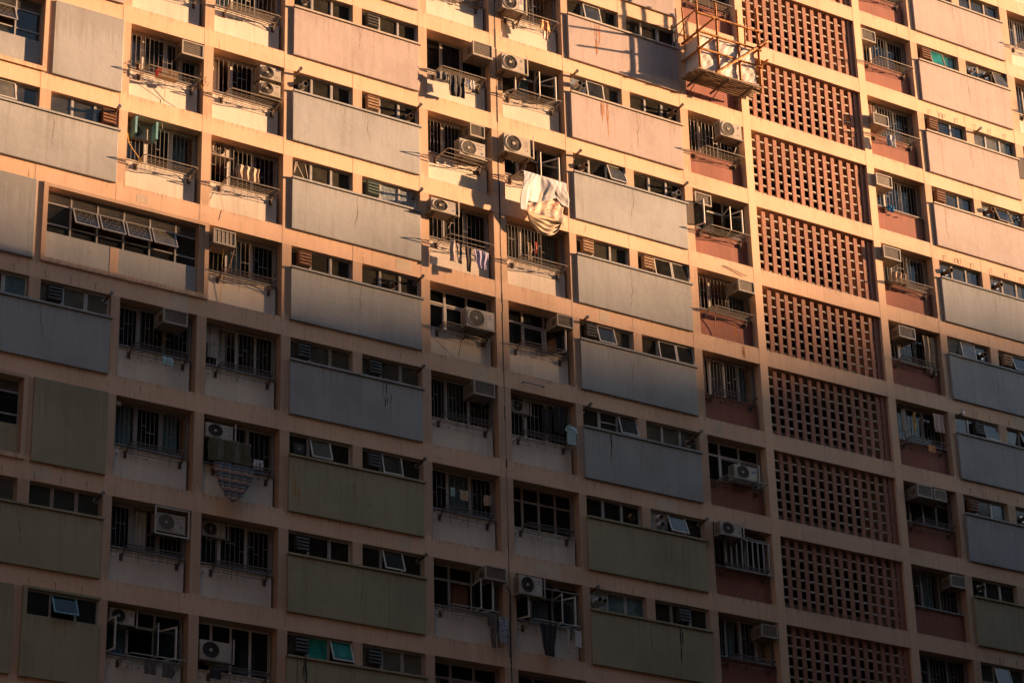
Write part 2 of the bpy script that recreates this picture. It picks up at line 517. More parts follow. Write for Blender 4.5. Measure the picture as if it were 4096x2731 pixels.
# x of the pillars (left edge, right edge)
PIL = [(-7.30, -7.02), (-4.76, -4.47), (-2.526, -2.211), (-0.25, 0.0), (2.212, 2.493), (4.717, 5.005), (6.932, 7.229), (9.145, 9.432),
       (11.638, 11.845), (11.862, 12.066), (14.294, 14.54), (16.48, 16.78), (18.72, 19.018), (21.227, 21.525), (26.332, 26.634), (28.838, 29.13),
       (31.02, 31.36), (33.30, 33.66), (35.87, 36.15), (38.36, 38.66)]
DEP = 2.0
ZT, ZB = -K0 * FH, -K1 * FH
for i, (a, b) in enumerate(PIL):
    segs = [(ZB - 0.54, ZT)]
    if i == 3:
        segs = [(-2 * FH + 0.003, ZT), (ZB - 0.54, -3 * FH + 0.53)]
    if i in (1,):
        segs = [(-0 * FH, ZT), (-4 * FH, -1 * FH + .53), (ZB - 0.54, -5 * FH + 0.53)]
    for z0, z1 in segs:
        mb = MB(); mb.box(a, b, 0, DEP, z0, z1, 'frame_paint2' if i in (13, 14) else 'frame_paint')
        mb.build('pillar', B)

def gaps():
    for (a, b), (c, d) in zip(PIL[:-1], PIL[1:]):
        yield b, c
GP = list(gaps())
for k in range(K0, K1 + 1):
    mb = MB()
    zt_, zb_ = -(k - 1) * FH - 2.22, -k * FH
    mb.box(-7.29, 38.65, 0.004, DEP - 0.01, zb_, zt_, 'frame_paint')
    mb.build('floor_beam', B)
jn = MB(); jn.box(11.843, 11.864, 0.0025, 0.05, ZB - .54, ZT, 'joint')
random.seed(4)
z = ZB
while z < ZT:
    dz = random.uniform(0.25, 0.9)
    if random.random() < 0.8:
        w = random.uniform(0.006, 0.026)
        o_ = random.uniform(-0.012, 0.012)
        jn.box(11.853 - w + o_, 11.853 + w + o_, -0.006, 0.011, z, z + dz - 0.02, 'joint')
    z += dz
jn.build('expansion_joint', B)
iw = MB(); iw.box(-7.3, 38.66, DEP, DEP + 0.2, ZB - 0.5, ZT, 'interior_shade'); iw.build('interior_wall', B)
lw = MB(); lw.box(-7.3, 38.66, 0.0, 8, GROUND, ZB - 0.54, 'frame_paint'); lw.build('lower_wall', B)
rf = MB(); rf.box(-7.5, 38.9, -0.3, 9, ZT, ZT + 0.3, 'frame_paint'); rf.build('roof_slab', B)
sw = MB()
sw.box(-7.5, -7.303, 0.0, 8, ZB - .54, ZT, 'frame_paint'); sw.box(38.663, 38.86, 0.0, 8, ZB - .54, ZT, 'frame_paint'); sw.box(-7.5, 38.86, 7.8, 8, ZB - .54, ZT, 'frame_paint')
sw.build('end_wall', B)

def paint(k):
    return 'pink' if k <= -1 else ('grey' if k <= 3 else 'olive')

def crackline(parent, x, z0, z1, y, amp=0.05, w=0.006, key='crack'):
    mb = MB(); n = max(6, int(abs(z1 - z0) / 0.05)); xs = x
    L = []; R = []
    for i in range(n + 1):
        t = i / n
        xs += random.uniform(-amp, amp) * 0.35
        ww = w * random.uniform(0.5, 1.6) * (1 - 0.6 * abs(2 * t - 1))
        zz = z0 + (z1 - z0) * t
        L.append((xs - ww, y, zz)); R.append((xs + ww, y, zz))
    mb.add(L + R, [(i, i + 1, n + 2 + i, n + 1 + i) for i in range(n)], key)
    return mb.build('crack', parent)

def stain(parent, name, x, z0, z1, y, w, key, n=5):
    for i in range(min(n, 8)):
        mb = MB()
        xx = x + random.uniform(-w, w); zt2 = z0 - random.uniform(0, 0.05) - (z0 - z1) * random.choice((0, 0, 0.3, 0.5)); L_ = (z0 - z1) * random.uniform(0.2, 0.7)
        L_ = min(L_, zt2 - z1)
        q = random.uniform(0.006, 0.018)
        pts = 9; l = []; r_ = []
        for j in range(pts + 1):
            t = j / pts; ww = q * math.sin(0.35 + 2.7 * t) * random.uniform(0.5, 1.5); xo = xx + random.uniform(-.004, .004)
            l.append((xo - ww, y - i * 0.0004, zt2 - L_ * t)); r_.append((xo + ww, y - i * 0.0004, zt2 - L_ * t))
        mb.add(l + r_, [(j, j + 1, pts + 2 + j, pts + 1 + j) for j in range(pts)], key)
        mb.build(name, parent)

PY = -0.07
def panel(x0, x1, zt_, zb_, key, name='wall_panel'):
    mb = MB()
    # front sheet with softly rounded edge and a slightly uneven arris
    e = 0.012
    mb.box(x0, x1, PY + e, 0.35, zb_, zt_, key)
    vs = [(x0, PY + e, zb_), (x1, PY + e, zb_), (x1, PY + e, zt_), (x0, PY + e, zt_), (x0 + e, PY, zb_ + e), (x1 - e, PY, zb_ + e), (x1 - e, PY, zt_ - e), (x0 + e, PY, zt_ - e)]
    mb.add(vs, [(4, 5, 6, 7), (0, 1, 5, 4), (1, 2, 6, 5), (2, 3, 7, 6), (3, 0, 4, 7)], key)
    return mb.build(name, B)

def sill(x0, x1, zt_, key):
    mb = MB()
    mb.box(x0 - 0.04, x1 + 0.03, -0.115, 0.11, zt_ - 0.055, zt_, 'cream' if key == 'pink' else key)
    return mb.build('window_sill', B)

# ------------------------------------------------ strip (kitchen) windows
def frame_rect(mb, x0, x1, z0, z1, y0, y1, t, key):
    mb.box(x0, x1, y0, y1, z1 - t, z1, key); mb.box(x0, x1, y0, y1, z0, z0 + t, key)
    mb.box(x0, x0 + t, y0, y1, z0 + t, z1 - t, key); mb.box(x1 - t, x1, y0, y1, z0 + t, z1 - t, key)

def awning(parent, x0, x1, z0, z1, y, ang, fkey, gkey):
    """top-hung sash pushed out at the bottom"""
    mb = MB(); t = 0.035; tmp = MB()
    frame_rect(tmp, x0, x1, z0, z1, -0.015, 0.015, t, fkey)
    tmp.box(x0 + t, x1 - t, -0.003, 0.003, z0 + t, z1 - t, gkey)
    c, s_ = math.cos(ang), math.sin(ang)
    tmp.v = [(vx, y + vy * c - (z1 - vz) * s_, z1 - (z1 - vz) * c - vy * s_) for vx, vy, vz in tmp.v]
    return tmp.build('open_sash', parent)

def casement(parent, xh, z0, z1, w, y, ang, side, fkey='white_frame', gkey='glass'):
    """side-hung sash hinged at xh, opening outwards; side=+1 leaf extends to +x when shut"""
    tmp = MB(); t = 0.045
    frame_rect(tmp, 0, w, z0, z1, -0.015, 0.015, t, fkey)
    tmp.box(t, w - t, -0.003, 0.003, z0 + t, z1 - t, gkey)
    c, s_ = math.cos(ang), math.sin(ang)
    tmp.v = [(xh + side * (vx * c) + vy * s_, y - vx * s_ + vy * c, vz) for vx, vy, vz in tmp.v]
    return tmp.build('open_sash', parent)

def curtain(parent, x0, x1, z0, z1, y, key, name='curtain'):
    mb = MB(); n = max(8, int((x1 - x0) / 0.025)); top = []; bot = []
    ph = random.uniform(0, 6)
    for i in range(n + 1):
        t = i / n; x = x0 + (x1 - x0) * t
        a = 0.022 * math.sin(x * 62 + ph) + 0.01 * math.sin(x * 150)
        top.append((x, y + a, z1)); bot.append((x, y + a * 1.3, z0))
    mb.add(top + bot, [(i, i + 1, n + 2 + i, n + 1 + i) for i in range(n)], key)
    return mb.build(name, parent, smooth=True)

FLUES = []; HOODS = []; VENTS = []
def col_key(c, k): return (c, k)
def strip(x0, x1, k, code, colname, side, fkey='alu'):
    zt_ = -k * FH; zb_ = zt_ - 0.655
    f = MB(); t = 0.03; Y0, Y1 = 0.115, 0.165
    frame_rect(f, x0, x1, zb_, zt_, Y0, Y1, t, fkey)
    W = (x1 - x0) / 3
    for i in (1, 2):
        f.box(x0 + W * i - 0.028, x0 + W * i + 0.028, Y0, Y1, zb_ + t, zt_ - t, fkey)
    win = f.build('strip_window', B)
    panes = MB()
    c3 = [c for c in code if c in 'gotfcWDhHGXvbpsrmOyTw']
    code3 = c3[:3]
    for i, c in enumerate(code3):
        a = x0 + W * i + (t if i == 0 else 0.028); b = x0 + W * (i + 1) - (t if i == 2 else 0.028)
        zz0, zz1 = zb_ + t, zt_ - t
        pk = 'glass_k'
        if c in 'tT': pk = 'glass_t' if (col_key(colname, k) in (('C', 6), ('J', -3))) else 'glass_b'
        if c == 'f': pk = 'foil'
        if c == 'D': pk = 'foil'
        if c in 'W': pk = 'white_frame'
        if c == 'o' or c == 'O' or c == 'T':
            ang = 0.16 if c == 'O' else random.uniform(0.20, 0.36)
            awning(win, a - 0.02, b + 0.02, zz0 - 0.01, zz1 + 0.01, 0.10, ang, 'white_frame' if fkey == 'alu' else fkey, 'glass_t' if (c == 'T' or 't' in code) and (colname, k) in (('C', 6), ('J', -3)) else 'glass_k')
            continue
        # small extra frame around each fixed light, drawn behind the main one
        e = MB(); frame_rect(e, a, b, zz0, zz1, Y0 + 0.015, Y1 - 0.01, 0.022, fkey if random.random() < .6 else 'white_frame'); e.build('sash_frame', win)
        panes.box(a + 0.02, b - 0.02, Y0 + 0.03, Y0 + 0.036, zz0 + 0.02, zz1 - 0.02, pk)
        if c == 'c':
            curtain(win, a, b, zz0, zz1, Y1 + 0.06, 'curtain_w')
        if c == 'X':
            q = MB()
            for _ in range(4):
                xa = random.uniform(a, b); q.bar((xa, Y0 + 0.022, zz0 + 0.03), (random.uniform(a, b), Y0 + 0.022, zz1 - 0.03), 0.004, 0.02, 'cream')
            q.build('tape_strip', win)
        if c == 'p':
            curtain(win, a + W * 0.35, b, zz0 + 0.15, zz1, Y1 + 0.03, 'dots')
        if c == 'm':
            q = MB(); q.box(a, b, Y0 + 0.01, Y0 + 0.03, (zz0 + zz1) / 2 - 0.012, (zz0 + zz1) / 2 + 0.012, 'white_frame'); q.build('glazing_bar', win)
        if c == 's':
            q = MB(); zc = zz0 + 0.05
            while zc < zz1 - .04:
                q.bar((a + .02, Y0 + 0.01, zc), (b - .02, Y0 + 0.01, zc), 0.05, 0.006, 'alu'); zc += 0.07
            q.build('louvre_blade', win)
        if c == 'y':
            q = MB(); q.box(a, b, Y1 + .01, Y1 + .02, zz0, zz0 + 0.25, 'orange'); q.build('board', win)
        cx = (a + b) / 2; cz = (zz0 + zz1) / 2
        if c in 'hHG': HOODS.append((cx + random.choice((0.05, 0.08, 0.1)), cz + 0.02, c, colname, k, side))
        if c in 'vrb': VENTS.append((cx + random.uniform(-0.05, 0.08), cz + random.uniform(-0.08, 0.05), c, colname, k, side))
        if c == 'D':
            VENTS.append((cx - 0.1, cz - 0.05, 'd', colname, k, side)); VENTS.append((cx + 0.1, cz - 0.04, 'd2', colname, k, side))
        if c == 'W':
            VENTS.append((cx, cz + 0.1, 'd', colname, k, side)); VENTS.append((cx + 0.03, cz - 0.12, 'd2', colname, k, side))
    if panes.v: panes.build('pane', win)
    if 'L' in code: FLUES.append((x0 + 0.06, zt_ - 0.13, colname, k, side, 'left'))
    if 'R' in code: FLUES.append((x1 - 0.14, zt_ - 0.16, colname, k, side, 'right'))
    if 'c' in code3 or 'g' in code3:
        pass
    return win

STRIPS = {
 'Z': (-4.47, -2.526, -2.211, -0.25), 'C': (5.005, 6.932, 7.229, 9.145), 'F': (14.54, 16.48, 16.78, 18.72), 'J': (29.13, 31.02, 31.36, 33.30)}
SPEC = {
 ('Z', 1): ('gog', 'gghR'), ('Z', 3): ('ggt', 'HggR'), ('Z', 5): ('ggg', 'gggR'), ('Z', -1): ('ggg', 'ggg'),
 ('C', -3): ('ggg', 'ggg'), ('C', -2): ('ggg', 'ggg'), ('C', -1): ('vgg', 'Hgg'), ('C', 0): ('vggL', 'hgvR'), ('C', 1): ('Xgg', 'GffR'), ('C', 2): ('hgg', 'gvgR'),
 ('C', 3): ('Hcc', 'HggR'), ('C', 4): ('bog', 'HogR'), ('C', 5): ('Hgg', 'pogR'), ('C', 6): ('Hto', 'Hgg'),
 ('F', -3): ('ggg', 'ggg'), ('F', -2): ('gog', 'ggg'), ('F', -1): ('DOgL', 'cgvR'), ('F', 0): ('vgoL', 'ggvR'), ('F', 1): ('hgc', 'hOO'), ('F', 2): ('HogL', 'gOO'),
 ('F', 3): ('gmoL', 'ggvR'), ('F', 4): ('ggr', 'WogR'), ('F', 5): ('DttL', 'gHg'), ('F', 6): ('ggg', 'ggg'),
 ('J', -5): ('ggg', 'ggg'), ('J', -4): ('ggg', 'ggg'), ('J', -3): ('hTt', 'vvo'), ('J', -2): ('hgg', 'yggL'), ('J', -1): ('hgc', 'vogR'), ('J', 0): ('vgg', 'vgc'),
 ('J', 1): ('sOv', 'hog'), ('J', 2): ('gHoL', 'gog'), ('J', 3): ('hgt', 'vgg'), ('J', 4): ('vgg', 'ggg'), ('J', 5): ('gog', 'ggg')}

random.seed(11)
for col, (a, b, c, d) in STRIPS.items():
    for k in range(K0, K1):
        zt_ = -k * FH; key = paint(k)
        if col == 'Z' and k in (-2, 0, 2, 4, 6, 8, -4, -6):
            continue
        panel(a - 0.04, d - 0.03, zt_ - 0.715, zt_ - 2.255, key)
        sill(a, d, zt_ - 0.655, key)
        if (col, k) in SPEC:
            s1, s2 = SPEC[(col, k)]
            fk = 'bronze_frame' if col == 'J' and k < 1 and k not in (-2,) else ('bronze_frame' if (col, k) in (('Z', 5), ('C', 3)) else 'alu')
            strip(a, b, k, s1, col, 'left', fk); strip(c, d, k, s2, col, 'right', fk)

# bay Z: alternate storeys carry full panels and the wide stairwell windows
def wide_window(x0, x1, k, detailed=True):
    zt_ = -k * FH
    f = MB(); t = 0.125
    frame_rect(f, x0, x1, zt_ - 2.25, zt_ + 0.03, -0.055, 0.36, t, 'frame_paint')
    sur = f.build('window_surround', B)
    xi0, xi1 = x0 + t, x1 - t
    zi1, zi0 = zt_ + 0.03 - t, zt_ - 1.31
    p = MB(); p.box(xi0, xi1, 0.12, 0.3, zt_ - 2.25 + t, zi0, 'grey' if k != 4 else 'olive')
    p.build('infill_panel', B)
    st_ = MB(); st_.box(-0.29 + (xi0 + 2.155), -0.05 + (xi0 + 2.155), 0.112, 0.12, zt_ - 2.12, zi0 - 0.004, 'frame_paint')
    st_.build('painted_strip', B)
    w = MB(); n = 6; W = (xi1 - xi0) / n; Y = 0.2
    frame_rect(w, xi0, xi1, zi0, zi1, Y, Y + 0.06, 0.035, 'alu')
    for i in range(1, n):
        w.box(xi0 + W * i - 0.022, xi0 + W * i + 0.022, Y - 0.02, Y + 0.06, zi0 + 0.035, zi1 - 0.035, 'alu')
    for i in range(n):
        a = xi0 + W * i + 0.035; b = xi0 + W * (i + 1) - 0.035
        w.box(a, b, Y, Y + 0.05, zi1 - 0.36, zi1 - 0.32, 'alu')
        w.box(a, b, Y, Y + 0.05, zi0 + 0.26, zi0 + 0.30, 'alu')
    win = w.build('stairwell_window', B)
    lv = MB()
    for i in range(n):
        a = xi0 + W * i + 0.035; b = xi0 + W * (i + 1) - 0.035
        zc = zi1 - 0.30
        while zc < zi1 - 0.04:
            lv.bar((a, Y + 0.02, zc), (b, Y + 0.02, zc), 0.07, 0.006, 'alu'); zc += 0.055
    lv.build('louvre', win)
    pn = MB()
    for i in range(n):
        a = xi0 + W * i + 0.02; b = xi0 + W * (i + 1) - 0.02
        if not (detailed and 1 <= i <= 4):
            pn.box(a, b, Y + 0.03, Y + 0.036, zi0 + 0.28, zi1 - 0.34, 'glass')
        pn.box(a, b, Y + 0.03, Y + 0.036, zi0 + 0.03, zi0 + 0.28, 'glass')
    pn.build('pane', win)
    if detailed:
        for i in range(1, 5):
            a = xi0 + W * i + 0.03; b = xi0 + W * (i + 1) - 0.03
            so = awning(win, a, b, zi0 + 0.29, zi1 - 0.35, Y - 0.03, 0.42, 'alu', 'glass_k')
            q = MB()                                # wired-glass lattice
            za, zb2 = zi0 + 0.36, zi1 - 0.43
            for r_ in range(5):
                zz = za + (zb2 - za) * r_ / 4
                q.box(a + 0.07, b - 0.1, -0.006, -0.003, zz - 0.003, zz + 0.003, 'ac_side')
                for j in range(3):
                    if r_ < 4:
                        xx = a + 0.1 + (b - a - 0.24) * (j + (0.5 if r_ % 2 else 0)) / 3 + 0.04
                        q.box(xx - 0.003, xx + 0.003, -0.006, -0.003, zz, zz + (zb2 - za) / 4, 'ac_side')
            c_, s_ = math.cos(0.42), math.sin(0.42); zh = zi1 - 0.35; yy = Y - 0.03
            q.v = [(vx, yy + vy * c_ - (zh - vz) * s_, zh - (zh - vz) * c_ - vy * s_) for vx, vy, vz in q.v]
            q.build('wire_lattice', so)
    return win

wide_window(-2.283, 2.503 - 0.02, 2)
for k in (0, 4):
    wide_window(-7.02, -2.40, k, detailed=(k == 0))
for k in (-6, -4, -2, 0, 4, 8):
    panel(-2.25, -0.24, -k * FH - 0.005, -k * FH - 2.255, paint(k), 'blank_panel')
    if k not in (0, 4):
        panel(-7.0, -2.49, -k * FH - 0.005, -k * FH - 2.255, paint(k), 'blank_panel')
panel(-7.0, -2.49, -2 * FH + 0.0, -2 * FH - 2.255, 'grey', 'blank_panel')
panel(-7.0, -2.49, -6 * FH - 0.005, -6 * FH - 2.255, 'olive', 'blank_panel')
pf = MB(); z6 = -6 * FH
pf.box(-2.25, -2.134, PY, 0.3, z6 - 2.255, z6 + 0.02, 'olive'); pf.box(-2.134, -0.22, PY, 0.3, z6 - 2.255, z6 - 0.70, 'olive'); pf.box(-2.134, -0.22, PY, 0.3, z6 - 0.045, z6 + 0.02, 'olive')
pf.build('wall_panel', B)
w6 = MB(); frame_rect(w6, -2.134, -0.25, z6 - 0.70, z6 - 0.045, 0.03, 0.09, 0.04, 'alu')
for xx in (-1.50, -0.83): w6.box(xx - .03, xx + .03, 0.03, 0.09, z6 - 0.66, z6 - 0.085, 'alu')
w6 = w6.build('strip_window', B)
pp = MB(); pp.box(-2.09, -1.53, 0.06, 0.066, z6 - 0.66, z6 - 0.09, 'glass_k'); pp.box(-0.8, -0.29, 0.06, 0.066, z6 - 0.66, z6 - 0.09, 'glass_k'); pp.build('pane', w6)
awning(w6, -1.49, -0.84, z6 - 0.66, z6 - 0.09, 0.02, 0.45, 'teal_frame', 'glass')

# ------------------------------------------------ recessed bays
BAYS = {'A': (0.0, 2.212), 'B': (2.493, 4.717), 'D': (9.432, 11.638), 'E': (12.066, 14.294), 'G': (19.018, 21.227), 'I': (26.634, 28.838), 'K': (33.66, 35.87), 'L': (36.15, 38.36)}
SPY = 0.17
WY = 0.42
W_TOP = 1.36                      # top of the spandrel below the beam
def add_bay(col, k):
    x0, x1 = BAYS[col]; zt_ = -k * FH
    key = 'red' if col in 'GI' else 'cream'
    s_ = MB()
    s_.box(x0 + 0.055, x1 - 0.105, SPY, 0.34, zt_ - 2.225, zt_ - W_TOP, key)
    s_.box(x0 + 0.03, x1 - 0.09, SPY - 0.025, WY, zt_ - W_TOP, zt_ - W_TOP + 0.03, key)
    for u in (0.09, 0.62, 0.95):
        if random.random() < 0.8:
            ux = u + random.uniform(-0.03, 0.03)
            s_.tube([(x0 + ux + .05, SPY, zt_ - W_TOP - 0.16), (x0 + ux + .05, SPY - 0.06, zt_ - W_TOP - 0.16)], 0.022, key, 8)
            ux = 2.0 - u * 0.2
    sp = s_.build('spandrel', B)
    bw = MB(); bw.box(x0, x1, WY + 0.05, WY + 0.15, zt_ - 2.22, zt_ - W_TOP + 0.028, 'interior_shade' if col in 'GI' else 'soffit')
    bw.build('recess_wall', B)
    return sp

def bars(win, x0, x1, z0, z1, y, key='grille', step=0.125, skip=()):
    q = MB(); n = int((x1 - x0) / step)
    st2 = (x1 - x0) / n
    for i in range(n + 1):
        x = x0 + st2 * i
        if any(a < x < b for a, b in skip): continue
        q.tube([(x, y, z0), (x, y, z1)], 0.0075, key, 5)
    for zz in (z0 + 0.05, z1 - 0.04):
        q.box(x0, x1, y - 0.004, y + 0.012, zz - 0.008, zz + 0.008, key)
    for i in range(n):
        if random.random() < 0.5:
            zz = z0 + (z1 - z0) * (0.58 if (i // 2) % 2 else 0.45)
            q.box(x0 + st2 * i, x0 + st2 * (i + 1), y - 0.006, y + 0.006, zz - 0.008, zz + 0.008, key)
    return q.build('security_bars', win)

def bay_window(col, k, opt):
    x0, x1 = BAYS[col]; zt_ = -k * FH; z0 = zt_ - W_TOP + 0.03; z1 = zt_ - 0.0
    fk = 'white_frame' if 'w' in opt else ('bronze_frame' if 'z' in opt else 'alu')
    t = 0.045
    f = MB(); frame_rect(f, x0 + 0.003, x1 - 0.003, z0, z1, WY, WY + 0.05, t, fk)
    n = 4 if '4' in opt else 3
    if 'u' in opt:                                  # unequal lights
        ms = [x0 + 0.55 * 1, x0 + 1.22, x0 + 1.7]
    else:
        ms = [x0 + (x1 - x0) * i / n for i in range(1, n)]
    for x in ms:
        f.box(x - 0.035, x + 0.035, WY - 0.005, WY + 0.05, z0 + t, z1 - t, fk)
    xs = [x0] + ms + [x1]
    ztr = z1 - 0.42
    if 'T' in opt or 's' in opt:
        for a, b in zip(xs[:-1], xs[1:]):
            f.box(a + 0.036, b - 0.036, WY, WY + 0.05, ztr - 0.03, ztr + 0.03, fk)
    win = f.build('bay_window', B)
    pn = MB()
    for i, (a, b) in enumerate(zip(xs[:-1], xs[1:])):
        opened = ('s' in opt and i in (0, 1, 2)) and random.random() < 0.75
        zz1 = ztr if ('T' in opt or 's' in opt) else z1
        if 's' in opt or 'T' in opt:
            pn.box(a + 0.03, b - 0.03, WY + 0.02, WY + 0.026, ztr + 0.02, z1 - 0.04, 'glass')
        if opened:
            casement(win, a + 0.03 if i != 1 else b - 0.03, z0 + 0.04, ztr - 0.03, b - a - 0.06, WY - 0.01, random.uniform(1.0, 1.45), 1 if i != 1 else -1, 'white_frame')
        elif random.random() < 0.8 or 'n' in opt:
            pn.box(a + 0.03, b - 0.03, WY + 0.02, WY + 0.026, z0 + 0.03, zz1 - 0.03, 'glass')
            if random.random() < 0.5 and '4' not in opt:
                e = MB(); frame_rect(e, a + 0.04, b - 0.04, z0 + 0.05, zz1 - 0.05, WY + 0.008, WY + 0.04, 0.028, random.choice(['alu', 'white_frame', fk])); e.build('sash_frame', win)
    if pn.v: pn.build('pane', win)
    # room side
    for i, (a, b) in enumerate(zip(xs[:-1], xs[1:])):
        r_ = random.random()
        if 'c' in opt: r_ *= 0.58
        elif 'b' in opt: r_ *= 0.8
        if 'W' in opt and i == 0: r_ = 0.35
        if r_ < 0.30: curtain(win, a + 0.02, b - random.choice((0.02, 0.2)), z0, z1 - 0.06, WY + 0.14, 'curtain_t')
        elif r_ < 0.42: curtain(win, a + 0.02, b - 0.25, z0, z1 - 0.06, WY + 0.14, 'curtain_w')
        elif r_ < 0.52: curtain(win, a + 0.05, b - 0.05, z0, z1 - 0.06, WY + 0.14, 'curtain_g')
        elif r_ < 0.57: curtain(win, a + 0.05, b - 0.05, z0, z1 - 0.06, WY + 0.14, 'curtain_o')
    if 'b' in opt:
        bars(win, x0 + 0.02, x1 - 0.02, z0, z1 - 0.01, WY - 0.13, 'grille_w' if 'g' in opt else 'grille', random.choice((0.115, 0.13, 0.14)))
    if 'a' in opt:                                   # top-hung sashes
        for i in (1, 2):
            if i < len(xs) - 1:
                awning(win, xs[i] + .03, xs[i + 1] - .03, ztr + 0.02, z1 - 0.03, WY - 0.02, 0.9, 'white_frame', 'glass')
    if 'i' in opt:                                   # full-depth white cage in front
        q = MB()
        for i in range(9):
            x = x0 + 0.45 + 0.2 * i
            if x < x1 - .05: q.box(x - 0.018, x + 0.018, 0.02, 0.05, z0, ztr + 0.05, 'alu')
        q.box(x0 + .4, x1 - .05, 0.02, 0.06, z0 - 0.01, z0 + 0.03, 'alu'); q.box(x0 + .4, x1 - .05, 0.02, 0.06, ztr + .05, ztr + 0.08, 'alu')
        q.build('window_cage', win)
    return win

BSPEC = {
 'A': {-1: 'b', 0: 'bcuw', 1: 'bw', 3: 'bc', 4: 'b', 5: 'b', 6: 's'},
 'B': {-1: 'bwg', 0: 'bcw', 1: 'bw', 2: 'bwc', 3: 'bw4', 4: 'bwc', 5: 'bw', 6: 'w4'},
 'D': {-2: 'b', -1: 'n', 0: 'bcw', 1: 'bc', 2: 'nwT', 3: 'bw', 4: 'bw', 5: 'sT', 6: 'T'},
 'E': {-2: 'b', -1: 's', 0: 's', 1: 'bcw', 2: 'sW', 3: 'bwc', 4: 'n4Tz', 5: 'sa', 6: 'b'},
 'G': {-3: 'b', -2: '', -1: 'bcg', 0: 's', 1: 'bcw', 2: 'bw4c', 3: 'nwT', 4: 'ai', 5: 'bw4', 6: 'b'},
 'I': {-4: 'b', -3: 'bcw', -2: 'bcw', -1: 'bw', 0: 'bwc', 1: 'b', 2: 'bwc', 3: 'n4Tz', 4: 'b', 5: 'b'},
 'K': {-5: 'b', -4: 'b', -3: 'b', -2: 's', -1: 'b', 0: 'b'}}
random.seed(23)
for col in BAYS:
    for k in range(K0, K1):
        if col == 'A' and k == 2: continue
        add_bay(col, k)
        if k in BSPEC.get(col, {}):
            bay_window(col, k, BSPEC[col][k])

# drain pipe along each ledge
for col in 'ABDEGI':
    for k in BSPEC[col]:
        if random.random() < 0.8 and (col, k) not in (('E', 4), ('D', 2), ('G', 3)):
            x0, x1 = BAYS[col]; z = -k * FH - W_TOP + 0.075
            q = MB()
            q.tube([(x0 + 0.01, SPY - 0.03, z), (x1 - 0.12, SPY - 0.03, z - 0.02), (x1 - 0.05, SPY + 0.05, z - 0.05), (x1 - 0.05, SPY + 0.1, z - 0.2)], 0.032, 'pipe', 8)
            q.build('drain_pipe', B)
for col in 'ABDEGI':                                  # riser in the chase beside every bay
    x0, x1 = BAYS[col]
    for z_a, z_b in ([(ZB, ZT)] if col != 'A' else [(ZB, -3 * FH), (-2 * FH + .1, ZT)]):
        for k in range(K0, K1):
            if col == 'A' and k == 2: continue
            q = MB(); q.tube([(x1 - 0.055, 0.3, -k * FH - 2.2), (x1 - 0.055, 0.3, -k * FH - 0.02)], 0.035, 'pipe', 8)
            if z_a == ZB: q.build('riser_pipe', B)

# ------------------------------------------------ precast screens
def screen(k):
    zt_ = -k * FH; mb = MB()
    for i in range(13):
        x = 21.815 + 0.341 * i
        zz = zt_ - 0.0
        levels = [0.0] + [0.262 + 0.314 * j for j in range(6)] + [2.22]
        for a, b in zip(levels[:-1], levels[1:]):
            j1 = random.uniform(-0.004, 0.004); j2 = random.uniform(-0.005, 0.005)
            mb.box(x + j1, x + 0.146 + j1, 0.12 + j2, 0.168, zt_ - b + 0.003, zt_ - a - 0.003, 'fin')
    for j in range(6):
        zc = zt_ - 0.24 - 0.314 * j
        x = 21.527
        while x < 26.33:
            x2 = min(26.33, x + 0.341)
            mb.box(x, x2, 0.137 + random.uniform(-.004, .004), 0.20, zc - 0.056, zc, 'bar')
            x = x2
    mb.box(21.527, 26.33, 0.345, 0.45, zt_ - 2.22, zt_ - 1.93, 'bar')
    mb.box(26.12, 26.33, 0.10, 0.345, zt_ - 2.22, zt_, 'fin')
    fo = mb.build('lattice_screen', B)
    q = MB(); q.box(21.525, 26.33, 1.7, 1.75, zt_ - 2.22, zt_, 'interior_shade'); q.build('void_shade_sheet', B)  # near-black sheet stands in for the darkness of the open void
random.seed(5)
for k in range(K0 + 3, K1 - 1):
    screen(k)

# ------------------------------------------------ wear on the walls
random.seed(8)
for col, (a, b, c, d) in STRIPS.items():
    for k in range(-4, 7):
        if col == 'Z' and k % 2 == 0: continue
        zt_ = -k * FH
        if random.random() < 0.75:
            crackline(B, random.uniform(a + 0.4, d - 0.4) if random.random() < .4 else c - 0.15 + random.uniform(-.3, .3), zt_ - 0.75, zt_ - random.uniform(1.4, 2.2), PY - 0.001, 0.08, 0.010)
stain(B, 'rust_stain', 15.6, 2 * FH - 0.70, 2 * FH - 1.9, PY - 0.0015, 0.10, 'rust', 14)
stain(B, 'rust_stain', 15.7, 1 * FH - 0.72, 1 * FH - 2.0, PY - 0.0015, 0.22, 'rust', 16)
stain(B, 'rust_stain', 5.20, -4 * FH - 0.72, -4 * FH - 2.25, PY - 0.0015, 0.11, 'rust', 16)
stain(B, 'rust_stain', 20.6, -2 * FH + 0.52, -2 * FH + 0.02, 0.001, 0.07, 'rust', 9)
stain(B, 'rust_stain', 20.5, -1 * FH - 1.5, -1 * FH - 2.2, SPY - 0.002, 0.05, 'rust', 7)
stain(B, 'soot_stain', 5.35, -6 * FH - 0.60, -6 * FH - 1.6, PY - 0.05, 0.16, 'soot', 22)
stain(B, 'soot_stain', 7.95, -3 * FH - 0.72, -3 * FH - 1.5, PY - 0.0015, 0.16, 'soot', 12)
stain(B, 'soot_stain', 17.6, -5 * FH - 0.72, -5 * FH - 1.9, PY - 0.0015, 0.05, 'soot', 8)
stain(B, 'soot_stain', 15.45, -3 * FH - 0.72, -3 * FH - 1.7, PY - 0.0015, 0.08, 'soot', 6)
